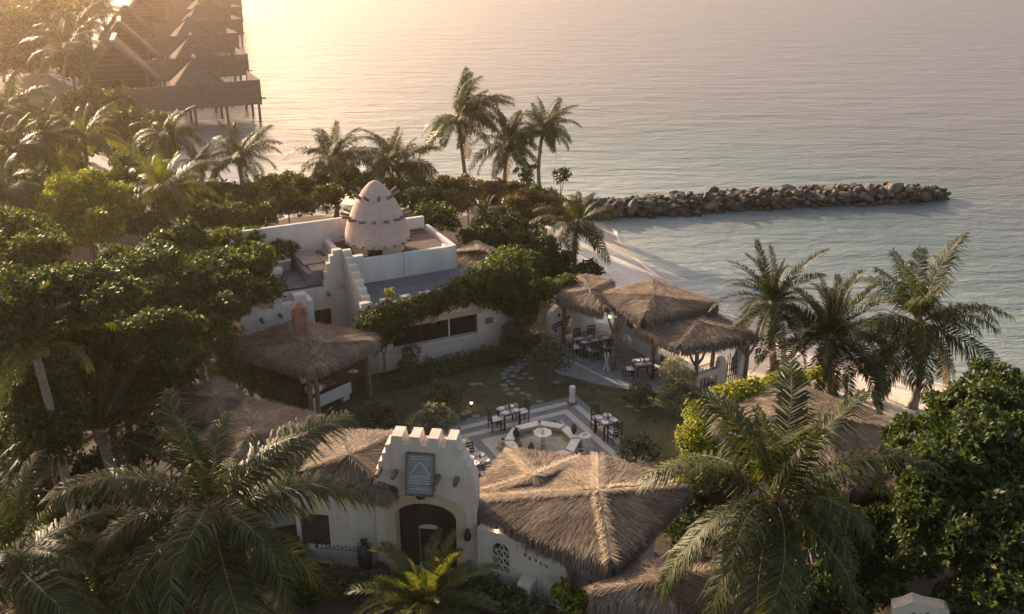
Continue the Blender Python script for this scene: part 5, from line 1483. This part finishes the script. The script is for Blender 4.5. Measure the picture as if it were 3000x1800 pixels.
# ------------------------------------------------------------------ coconut and date palms
def coco_at(px, py, z): return P(px, py, z)
def palm_px(label, heart, basepx, L, seed, **kw):
    """trunk foot read from the ground, heart from the same distance"""
    b = P(basepx[0], basepx[1], 0)
    b = Vector((b.x, b.y, gz(b.x, b.y)))
    c = PYZ(heart[0], heart[1], b.y + kw.pop('dy', 0))
    return palm('coconut_palm' if kw.get('kind', 'coco') == 'coco' else 'date_palm', label, c, b, L, seed=seed, **kw)
# near palms
palm('coconut_palm', 'big coconut palm with arching fronds below the beach house roof', P(2275, 1470, 5.6), None, 3.9, 30, seed=3, dry=2, low=-40, lean=(.4, -.5))
palm('coconut_palm', 'large shaded coconut palm in front of the broad thatched lounge', P(618, 1500, 5.6), None, 4.0, 27, seed=9, dry=1, low=-28, lean=(-.3, 0))
palm('coconut_palm', 'coconut palm with sun-tipped fronds in the dark left corner', P(40, 1640, 5.6), None, 3.5, 25, seed=8, dry=2, low=-34)
palm('date_palm', 'dark broad date palm among shade left of the lounge roof', P(290, 1265, 3.4), None, 3.3, 26, 'date', 'date_leaf', seed=12, dry=0, low=-8)
palm('coconut_palm', 'yellow-green young coconut palm above the dark date palm', P(95, 1005, 8.0), None, 2.4, 20, mat='palm_leaf_young', seed=14, dry=0, low=10)
palm('date_palm', 'short bright date palm in front of the gate doorway', P(1245, 1775, 1.25), None, 2.3, 38, 'date', 'date_leaf_backlit', seed=17, dry=0, low=2, thick=1.4)
# beach side
palm_px('date palm with drooping crown next to the pavilion roof', (2268, 885), (2275, 1085), 2.9, 21, kind='date', mat='date_leaf', n=48, dry=0, low=-50)
palm_px('wide date palm between the pavilion and the beach house', (2435, 985), (2440, 1130), 3.6, 23, kind='date', mat='date_leaf', n=52, dry=0, low=-50)
palm_px('tall coconut palm at the beach behind the right hand tree', (2690, 945), (2680, 1160), 3.8, 25, n=30, low=-46, wind=.25)
palm_px('small dark palm between the date palm and the beach coconut palm', (2580, 1075), (2575, 1150), 2.0, 27, n=14, dry=0, nuts=False)
palm_px('lone coconut palm on the sand next to the breakwater', (1692, 655), (1688, 795), 2.9, 29, n=20, dry=0, low=-24)
# row behind the domed house
BR = [('coconut palm with a spiky crown behind the dome, left one of a close pair', (968, 470), (985, 640), 2.6, 31, 18, .6), ('dense upright coconut palm directly behind the dome', (1165, 480), (1155, 650), 2.7, 32, 26, .1),
      ('tallest coconut palm, leaning over the sea behind the house', (1342, 345), (1372, 585), 3.0, 33, 22, 1.0), ('coconut palm with full crown between the tallest palm and the last one', (1492, 420), (1485, 590), 2.5, 34, 24, .8),
      ('slim coconut palm nearest to the breakwater in the back row', (1592, 378), (1590, 585), 2.1, 35, 20, .6)]
for lab, ht, bs_, L, sd, n, wd in BR: palm_px(lab, ht, bs_, L * 1.32, sd, n=n + 6, low=-26, wind=wd)
# left shore
LS = [('leaning coconut palm with bare trunk left of the domed house', (702, 460), (752, 665), 2.3, 41, 18), ('coconut palm by the water below the first villa', (492, 395), (500, 590), 2.3, 42, 18), ('thin coconut palm between two larger ones above the shrubs', (588, 480), (590, 640), 1.9, 43, 14),
      ('large yellow-green coconut palm rising from the bright tree', (478, 560), (480, 750), 3.0, 44, 22), ('coconut palm in the golden haze below the round hut', (245, 405), (250, 620), 2.7, 45, 20), ('second coconut palm in the haze below the round hut', (128, 405), (130, 640), 2.5, 46, 16),
      ('coconut palm at the hazy left shore above the dark trees', (35, 440), (40, 680), 2.4, 47, 18), ('coconut palm with dark trunk at the left margin of the grove', (12, 560), (15, 800), 2.5, 48, 18)]
for lab, ht, bs_, L, sd, n in LS: palm_px(lab, ht, bs_, L * 1.28, sd, n=n + 4, mat='palm_leaf_young' if sd in (44, 45) else 'palm_leaf', low=-20, wind=.15, dry=0)
HZ = [(195, 150, 330), (8, 130, 240), (90, 60, 215), (255, 70, 200), (300, 25, 150), (20, 25, 190), (160, 20, 150), (215, 110, 260), (20, 330, 470)]
hl_ = ['beside the steep villa roof', 'beyond the round hut at the margin', 'high up in the grove behind the hut', 'in front of the second villa', 'in front of the third villa', 'at the far left edge of the grove', 'in the middle of the far grove', 'rising from the middle of the golden grove', 'left of the round hut roof']
for k, (x, y, by) in enumerate(HZ):
    b_ = P(x + 5, by, 0)
    palm('coconut_palm', 'hazy golden coconut palm ' + hl_[k], PYZ(x, y, b_.y), b_, 4.8, 17, seed=60 + k, dry=0, nuts=False, low=-15)
# screw pine
sp_c = P(1420, 625, 3.0)
palm('screw_pine', 'spiky screw pine with hanging leaves behind the house', sp_c, None, 1.35, 40, 'date', 'date_leaf', seed=71, dry=0, low=-35)['category'] = 'screw pine'

# fan palm at the bottom edge
def fan_leaf():
    v, q = [], []
    nb = 34
    for i in range(nb):
        a = R(-120 + 240 * i / (nb - 1)); L = 1.0 * (.75 + .25 * math.cos(a * .7))
        d = np.array([math.cos(a), math.sin(a), .12 + .25 * abs(math.sin(a))]); d /= np.linalg.norm(d)
        sd = np.array([-math.sin(a), math.cos(a), 0]) * .032
        p1_, p2_ = d * L * .6, d * L + np.array([0, 0, -.16])
        b_ = len(v); v += [-sd * .2, sd * .2, p1_ - sd, p1_ + sd, p2_ - sd * .1, p2_ + sd * .1]; q += [[b_, b_ + 1, b_ + 3, b_ + 2], [b_ + 2, b_ + 3, b_ + 5, b_ + 4]]
    me = np_mesh('fan_leaf', np.array(v), np.array(q)); me.materials.append(M['palm_leaf_young']); return me
fan_me = fan_leaf()
fp = P(730, 1830, 1.2); fb = Vector((fp.x, fp.y, 0))
fan = empty('fan_palm', fb, 0, 'fan palm with pleated round leaves under the shaded coconut palm', 'palm tree')
MB().tube([(0, 0, 0), (0, 0, .9)], [.14, .1], 9).build('trunk', M['palm_bark'], fan)
rr = random.Random(4)
for k in range(11):
    az = k * 2.4; el = R(rr.uniform(15, 70)); d = Vector((math.cos(az) * math.cos(el), math.sin(az) * math.cos(el), math.sin(el)))
    tip = Vector((0, 0, .9)) + d * rr.uniform(.8, 1.15)
    MB().tube([(0, 0, .85), tip], [.02, .012], 5).build('leaf_stalk', M['rachis'], fan)
    o = link_mesh('fan_leaf', fan_me, None, fan); o.location = tip; o.rotation_euler = (rr.uniform(-.3, .3), -el + R(20), az); o.scale = (.62, .62, .62)
ag = empty('agave', P(545, 1790, .1) * 1.0, 0, 'spiky pale agave at the foot of the shaded palm', 'agave')
for k in range(22):
    az = k * 2.4; el = R(20 + 55 * (k / 22)); d = Vector((math.cos(az) * math.cos(el), math.sin(az) * math.cos(el), math.sin(el))); s_v = Vector((-math.sin(az), math.cos(az), 0)) * .035
    MB().add([-s_v, s_v, d * .4 + s_v * 1.1, d * .4 - s_v * 1.1, d * .8], [(0, 1, 2, 3), (3, 2, 4)]).build('blade', M['leaf_olive'], ag)

# ------------------------------------------------------------------ broadleaf trees and shrubs
T_ = [
 # left canopy
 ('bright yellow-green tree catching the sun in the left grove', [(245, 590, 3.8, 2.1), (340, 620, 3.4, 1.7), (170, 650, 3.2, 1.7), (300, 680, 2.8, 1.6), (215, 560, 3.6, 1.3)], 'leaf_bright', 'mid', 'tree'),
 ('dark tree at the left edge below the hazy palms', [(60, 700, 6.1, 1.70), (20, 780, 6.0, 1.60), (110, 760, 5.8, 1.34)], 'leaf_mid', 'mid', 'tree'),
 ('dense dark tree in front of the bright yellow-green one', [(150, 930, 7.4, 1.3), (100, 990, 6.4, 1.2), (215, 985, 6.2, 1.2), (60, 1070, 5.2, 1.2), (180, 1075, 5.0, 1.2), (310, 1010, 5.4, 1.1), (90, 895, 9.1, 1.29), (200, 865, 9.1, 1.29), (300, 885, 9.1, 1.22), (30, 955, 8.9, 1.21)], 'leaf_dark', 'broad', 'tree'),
 ('sea almond with leaf rosettes left of the house', [(420, 785, 4.9, 1.58), (530, 745, 4.9, 1.49), (380, 865, 4.9, 1.67), (480, 835, 5.0, 1.58), (600, 785, 4.8, 1.40)], 'leaf_dark', 'rosette', 'tree'),
 ('sea almond reaching over the corner of the domed house', [(660, 740, 4.7, 1.25), (735, 725, 4.4, 1.0), (815, 752, 4.0, 0.70), (730, 780, 4.7, 1.21), (640, 800, 4.8, 1.30), (850, 730, 4.2, 0.40)], 'leaf_mid', 'rosette', 'tree'),
 ('broad shady tree with rosettes above the kitchen roof', [(560, 860, 4.7, 1.49), (680, 870, 4.5, 1.40), (460, 900, 4.7, 1.58), (620, 940, 4.3, 1.40), (770, 850, 4.1, 0.93), (330, 900, 4.6, 1.58)], 'leaf_dark', 'rosette', 'tree'),
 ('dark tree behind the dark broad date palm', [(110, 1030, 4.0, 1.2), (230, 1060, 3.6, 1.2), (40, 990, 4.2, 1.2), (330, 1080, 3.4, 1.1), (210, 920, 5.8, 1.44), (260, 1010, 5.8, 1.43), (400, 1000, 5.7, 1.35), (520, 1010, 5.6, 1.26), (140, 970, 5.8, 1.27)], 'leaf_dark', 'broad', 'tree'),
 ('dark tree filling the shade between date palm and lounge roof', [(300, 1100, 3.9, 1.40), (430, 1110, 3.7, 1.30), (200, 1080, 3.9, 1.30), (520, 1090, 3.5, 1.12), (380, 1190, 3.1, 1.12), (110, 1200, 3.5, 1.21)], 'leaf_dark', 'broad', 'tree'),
 ('shrub thicket shading the left end of the kitchen', [(640, 1030, 2.0, 1.2), (760, 1110, 1.4, 1.0), (830, 1165, 1.0, .75), (690, 1090, 1.6, 1.1), (815, 1110, 1.2, .7)], 'leaf_hedge', 'fine', 'shrub'),
 ('low scrub between bright tree and large yellow-green palm', [(430, 660, 2.4, 1.5), (560, 640, 2.4, 1.4), (640, 640, 2.2, 1.3), (380, 560, 2.2, 1.5), (500, 610, 2.0, 1.2), (380, 500, .8, 1.6), (460, 520, .8, 1.4), (545, 550, .6, 1.2), (330, 540, 1.2, 1.5)], 'leaf_mid', 'mid', 'shrub'),
 ('shore thicket left of the white screen wall', [(650, 585, 2.2, 1.3), (720, 600, 2.4, 1.3), (780, 640, 2.2, 1.1), (700, 650, 2.2, 1.2), (600, 600, 1.8, 1.1)], 'leaf_mid', 'mid', 'shrub'),
 ('sea lettuce bush behind the white screen wall', [(840, 565, 2.6, 1.4), (920, 555, 2.6, 1.2), (790, 548, 2.6, 1.0), (860, 600, 2.6, 1.2), (960, 590, 2.8, 1.1)], 'leaf_mid', 'rosette', 'shrub'),
 ('dark thicket right behind the dome', [(1060, 560, 2.6, 1.2), (1150, 580, 2.6, 1.3), (1240, 600, 2.8, 1.3), (1280, 650, 3.0, 1.3), (1020, 530, 2.4, 1.0), (1310, 570, 2.4, 1.1)], 'leaf_dark', 'mid', 'shrub'),
 ('russet flecked shrub at the foot of the tallest palm', [(1370, 560, 2.4, 1.2), (1450, 560, 2.2, .9), (1300, 545, 2.6, .8), (1340, 600, 2.2, 1.1)], 'leaf_rust', 'mid', 'shrub'),
 ('rusty sea grape hedge near the breakwater root', [(1540, 600, 1.8, 1.2), (1600, 610, 1.6, 1.1), (1660, 630, 1.2, 1.0), (1500, 620, 1.8, 1.1), (1570, 650, 1.4, 1.1)], 'leaf_rust', 'mid', 'shrub'),
 ('dark shrubs between the house and the sandy beach', [(1480, 690, 2.0, 1.5), (1550, 720, 1.8, 1.4), (1420, 700, 2.2, 1.3), (1530, 780, 1.7, 1.2), (1590, 760, 1.4, 1.1), (1500, 830, 1.4, 1.0)], 'leaf_dark', 'broad', 'shrub'),
 ('low dark bush around the lone beach palm', [(1640, 775, .5, .9), (1720, 800, .4, .8), (1680, 820, .4, .8), (1610, 815, .7, .8)], 'leaf_dark', 'rosette', 'shrub'),
 ('thin twiggy sapling standing clear against the sea', [(1545, 525, 2.6, .5), (1520, 505, 3.1, .3), (1560, 495, 3.2, .3)], 'leaf_mid', 'mid', 'sapling'),
 ('small round-topped sapling nearest the breakwater', [(1643, 515, 2.4, .5), (1655, 505, 2.7, .35)], 'leaf_mid', 'mid', 'sapling'),
 ('low beach scrub along the water behind the house', [(640, 560, .2, 1.0), (720, 572, .3, 1.1), (800, 570, .3, 1.1), (880, 566, .3, 1.0), (960, 562, .3, 1.1), (1050, 556, .3, 1.0), (1140, 556, .3, 1.1), (1230, 560, .3, 1.1), (1320, 562, .3, 1.1), (1410, 566, .3, 1.1), (1500, 572, .3, 1.1), (1590, 580, .2, 1.0), (1200, 590, .6, 1.0), (1450, 600, .6, 1.0)], 'leaf_mid', 'mid', 'thicket'),
 # right tree
 ('large glossy tree crowding the beach house on the right', [(2850, 1230, 4.6, 1.3), (2740, 1290, 4.2, 1.2), (2940, 1170, 4.4, 1.1), (2680, 1370, 4.0, 1.0), (2800, 1370, 4.8, 1.4), (2930, 1320, 5.0, 1.4), (2640, 1290, 3.6, .7), (2880, 1110, 3.6, .7), (2780, 1200, 3.8, .9), (2990, 1230, 4.6, 1.0)], 'leaf_dark', 'rosette', 'tree'),
 ('dark understorey tree below the large glossy one', [(2850, 1480, 4.2, 1.4), (2960, 1440, 4.4, 1.3), (2740, 1470, 3.8, 1.2), (2960, 1580, 3.8, 1.3), (2860, 1600, 3.4, 1.2), (2720, 1590, 3.0, 1.1), (2980, 1700, 3.2, 1.2)], 'leaf_dark', 'rosette', 'tree'),
 ('dark bush under the near coconut palm on the right', [(2390, 1480, 3.0, 1.0), (2450, 1560, 2.6, 1.0), (2560, 1560, 1.8, 1.0), (2640, 1640, 1.6, 1.0), (2480, 1640, 1.5, .9), (2400, 1720, 1.4, .9), (2560, 1730, 1.2, .9), (2860, 1760, 1.6, 1.0), (2040, 1480, .8, .65), (2110, 1440, 1.0, .65), (2080, 1540, .7, .65), (2000, 1560, .6, .55), (2480, 1795, .8, .75), (2380, 1805, .8, .75), (2560, 1500, 1.8, .9)], 'leaf_dark', 'broad', 'shrub'),  # tallest clumps added to keep the sun off the garden wall
 # hedges and creepers
 ('bright lime hedge climbing over the beach house eave', [(2045, 1290, 1.8, .8), (2065, 1215, 2.2, .75), (2130, 1170, 2.5, .65), (2200, 1145, 2.7, .55), (2265, 1122, 2.8, .42), (2330, 1105, 2.5, .35), (2040, 1350, 1.0, .6), (2390, 1095, 2.4, .28)], 'leaf_bright', 'creeper', 'hedge'),
 ('lime creeper hanging at the corner of the largest thatched roof', [(1985, 1385, 2.5, .38), (2035, 1395, 2.4, .35), (1930, 1390, 2.5, .22), (2000, 1415, 2.5, .2)], 'leaf_bright', 'creeper', 'creeper'),
 ('glossy bright shrub in front of the low thatched lodge', [(1660, 1745, 1.2, .38), (1740, 1750, 1.2, .40), (1830, 1760, 1.2, .42), (1900, 1790, 1.2, .4), (1700, 1790, .9, .5), (1800, 1800, .9, .5), (1960, 1800, 1.0, .4)], 'leaf_bright', 'rosette', 'shrub'),
 ('creeper arch over the path between house and pavilion', [(1530, 870, 2.6, .75), (1600, 850, 2.8, .65), (1660, 830, 2.9, .5), (1545, 905, 2.0, .5), (1500, 900, 2.2, .5)], 'leaf_mid', 'creeper', 'creeper'),
 # garden
 ('round citrus tree beside the stepping stone path', [(1610, 1040, 1.45, .72), (1580, 1060, 1.2, .5), (1650, 1060, 1.2, .5), (1612, 1010, 1.6, .5)], 'leaf_hedge', 'hedge', 'tree'),
 ('round dark shrub behind the silvery olive shrub', [(1297, 1150, .95, .62), (1270, 1165, .8, .45), (1325, 1165, .8, .45)], 'leaf_hedge', 'hedge', 'shrub'),
 ('silvery olive shrub left of the paved terrace', [(1270, 1222, 1.05, .62), (1230, 1240, .95, .5), (1310, 1235, .95, .5), (1270, 1255, .7, .5)], 'leaf_olive', 'fine', 'shrub'),
 ('dark green shrub next to the kitchen counter', [(1110, 1212, .85, .62), (1080, 1225, .7, .5), (1140, 1225, .7, .5)], 'leaf_hedge', 'hedge', 'shrub'),
 ('small round shrub between terrace and pavilion', [(1875, 1145, .8, .5), (1860, 1165, .55, .4), (1895, 1160, .6, .38)], 'leaf_hedge', 'hedge', 'shrub'),
 ('tall silvery olive in front of the pavilion gate wall', [(1975, 1080, 1.9, .55), (1985, 1130, 1.3, .58), (1960, 1150, 1.0, .5), (2010, 1110, 1.5, .45), (1985, 1180, .7, .5)], 'leaf_olive', 'fine', 'tree'),
 ('dark bush at the right corner of the terrace', [(1865, 1305, .75, .58), (1840, 1330, .6, .42), (1900, 1325, .6, .45)], 'leaf_hedge', 'hedge', 'shrub'),
 ('sun-touched plants at the left margin below the date palm', [(30, 1130, 2.0, .9), (80, 1100, 1.9, .7), (10, 1060, 2.2, .8)], 'leaf_bright', 'rosette', 'shrub'),
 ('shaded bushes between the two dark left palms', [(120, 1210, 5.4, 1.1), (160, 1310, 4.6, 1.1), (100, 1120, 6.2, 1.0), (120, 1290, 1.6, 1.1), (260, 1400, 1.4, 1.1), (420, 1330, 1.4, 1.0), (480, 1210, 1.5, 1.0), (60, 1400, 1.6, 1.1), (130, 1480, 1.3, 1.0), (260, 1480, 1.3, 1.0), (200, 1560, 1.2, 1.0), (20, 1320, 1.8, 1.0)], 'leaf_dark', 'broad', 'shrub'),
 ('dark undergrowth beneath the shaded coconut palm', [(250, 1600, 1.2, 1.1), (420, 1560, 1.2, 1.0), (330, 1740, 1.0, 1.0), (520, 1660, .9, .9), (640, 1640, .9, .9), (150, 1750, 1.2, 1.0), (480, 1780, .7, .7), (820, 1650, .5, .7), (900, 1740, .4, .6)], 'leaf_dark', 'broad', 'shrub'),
 ('low dark bushes at the foot of the adobe wall', [(1420, 1740, .4, .6), (1500, 1770, .4, .6), (1580, 1790, .35, .5), (1120, 1720, .35, .5), (1360, 1690, .35, .4), (900, 1690, .5, .55), (980, 1700, .45, .5), (1060, 1720, .4, .5), (860, 1620, .6, .5)], 'leaf_hedge', 'fine', 'shrub'),
 # hazy grove
 ('hazy thicket sloping to the water below the first villa', [(400, 330, .5, 2.2), (330, 350, .8, 2.6), (260, 340, 1.0, 2.6), (450, 385, .2, 1.8), (370, 400, .8, 2.4), (290, 310, 1.2, 2.2), (450, 440, .6, 1.8)], 'leaf_mid', 'far', 'thicket'),
 ('hazy trees in front of the round hut', [(60, 405, 1.4, 2.4), (160, 415, 1.2, 2.4), (20, 365, 2.0, 2.4), (210, 435, 1.2, 2.2), (90, 445, 1.6, 2.2), (200, 525, 1.6, 1.9), (60, 565, 1.8, 1.9)], 'leaf_mid', 'far', 'thicket'),
 ('golden hazy grove between the round hut and the villas', [(235, 205, 2.4, 2.0), (180, 165, 3.4, 2.8), (120, 150, 4.0, 3.2), (40, 180, 3.4, 2.8), (290, 270, .6, 1.3), (335, 280, .4, 1.3)], 'leaf_mid', 'far', 'grove'),
 ('golden hazy grove at the far left behind the palms', [(30, 120, 5.0, 4.2), (110, 90, 5.4, 4.2), (190, 80, 5.0, 4.0), (220, 30, 5.0, 4.2), (50, 40, 6.0, 5.2), (150, 20, 6.0, 5.0)], 'leaf_mid', 'far', 'grove'),
]
for i, (lab, bl, mt, sty, cat) in enumerate(T_):
    leafy({'tree': 'leafy_tree', 'shrub': 'shrub', 'hedge': 'hedge', 'creeper': 'creeper', 'sapling': 'sapling', 'thicket': 'thicket', 'grove': 'grove'}[cat], lab, [PB(*b_) for b_ in bl], mt, sty, 200 + i, cat, tr=.14 if cat == 'tree' else .05, limbs=2 if 'dense dark tree' in lab else 9, base=(P(150, 930, 7.4) + Vector((.5, 3.2, 0))) * 1.0 if 'dense dark tree' in lab else None)
# bougainvillea along the house front, its stems on the ground
bl = [(F(.15, -.6, 2.7), .85), (F(.9, -.5, 2.85), .8), (F(1.7, -.4, 2.95), .7), (F(.1, -.5, 2.0), .62), (F(.8, -.5, 2.2), .5), (F(2.5, -.3, 3.05), .62), (F(3.4, -.25, 3.2), .62), (F(4.3, -.25, 3.35), .75), (F(5.2, -.2, 3.6), .75), (F(6.1, -.1, 3.75), .95), (F(7.0, .1, 3.7), 1.0), (F(7.4, 1.0, 3.7), 1.05), (F(6.6, -.5, 2.8), .7), (F(5.6, -.4, 2.95), .5), (F(3.1, -.3, 2.75), .3), (F(7.5, -.5, 2.4), .75)]
leafy('bougainvillea', 'bougainvillea spilling over the parapet of the domed house', bl, 'leaf_hedge2' if 'leaf_hedge2' in M else 'leaf_mid', 'creeper', 300, 'creeper', base=F(.35, -.9, 0), tr=.07, limbs=2, lump=.35)
leafy('parapet_plant', 'yellow-green plant sprouting from the front parapet', [(F(1.05, -.1, 3.75), .22), (F(1.0, -.1, 4.0), .14)], 'leaf_bright', 'broad', 301, 'shrub', trunk=False)
leafy('window_shrub', 'small bushy tree in front of the long dark window', [(F(1.6, -1.0, 1.25), .42), (F(1.5, -1.0, .75), .42), (F(1.2, -1.1, .5), .4)], 'leaf_hedge', 'fine', 302, 'shrub')
leafy('foundation_hedge', 'clipped dark hedge below the long window', [(F(2.4 + .75 * k, -1.3 - .1 * (k % 2), .42), .50) for k in range(6)] + [(F(.4 + .6 * k, -1.7, .3), .4) for k in range(5)], 'leaf_hedge', 'hedge', 303, 'hedge')
leafy('corner_shrub', 'tall dark shrub at the right front corner of the house', [(F(6.9, -1.2, 1.2), .75), (F(7.3, -1.0, 1.7), .6), (F(6.4, -1.5, .6), .65), (F(7.6, -1.5, .7), .65)], 'leaf_hedge', 'fine', 304, 'shrub')
# garden wall fragment at the lower right
gwf = Frame(P(2620, 1790, 1.6) * 1.0, R(-14))
gwf.o.z = 0
gw = empty('garden_wall', gwf(.8, 0), label='short pale wall with triangle cut-outs in the dark corner by the glossy tree', cat='wall')
zt_ = 1.9
MB().panel([[(0, 0), (1.5, 0), (1.42, zt_ - .05), (1.3, zt_ + .02), (.75, zt_ + .05), (.45, zt_ + .12), (.2, zt_ - .08), (-.05, zt_ - .2)],
            [(.45, zt_ - .28), (.58, zt_ - .25), (.50, zt_ - .40)], [(.62, zt_ - .38), (.77, zt_ - .36), (.70, zt_ - .22)], [(.80, zt_ - .20), (.94, zt_ - .18), (.86, zt_ - .34)], rect(.84, zt_ - 1.0, .88, zt_ - .56), rect(.98, zt_ - 1.0, 1.02, zt_ - .54)], gwf(0, 0), gwf.a, .4).build('plaster_wall', M['plaster'], gw, True, bevel=.03)
for u_ in (1.18, 1.36): MB().tube([gwf(u_, .1, zt_ - .5), gwf(u_, -.3, zt_ - .5)], .07, 8).build('log_end', M['log'], gw, True)
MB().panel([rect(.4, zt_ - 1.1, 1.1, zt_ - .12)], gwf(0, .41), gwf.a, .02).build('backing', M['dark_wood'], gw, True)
# ------------------------------------------------------------------ evening haze over the water
hz = MB().box((0, 350, 9.0), (1700, 1400, 30.0))
hm = bpy.data.materials.new('haze'); hm.use_nodes = True
nt = hm.node_tree
nt.nodes.remove(nt.nodes['Principled BSDF'])
pv = nt.nodes.new('ShaderNodeVolumePrincipled')
pv.inputs['Color'].default_value = (1.0, .80, .62, 1)
pv.inputs['Density'].default_value = .00055
pv.inputs['Anisotropy'].default_value = .88
nt.links.new(pv.outputs[0], nt.nodes['Material Output'].inputs['Volume'])
haze = hz.build('haze', hm)
tag(haze, 'warm golden evening haze hanging over the shore', 'haze', kind='stuff')
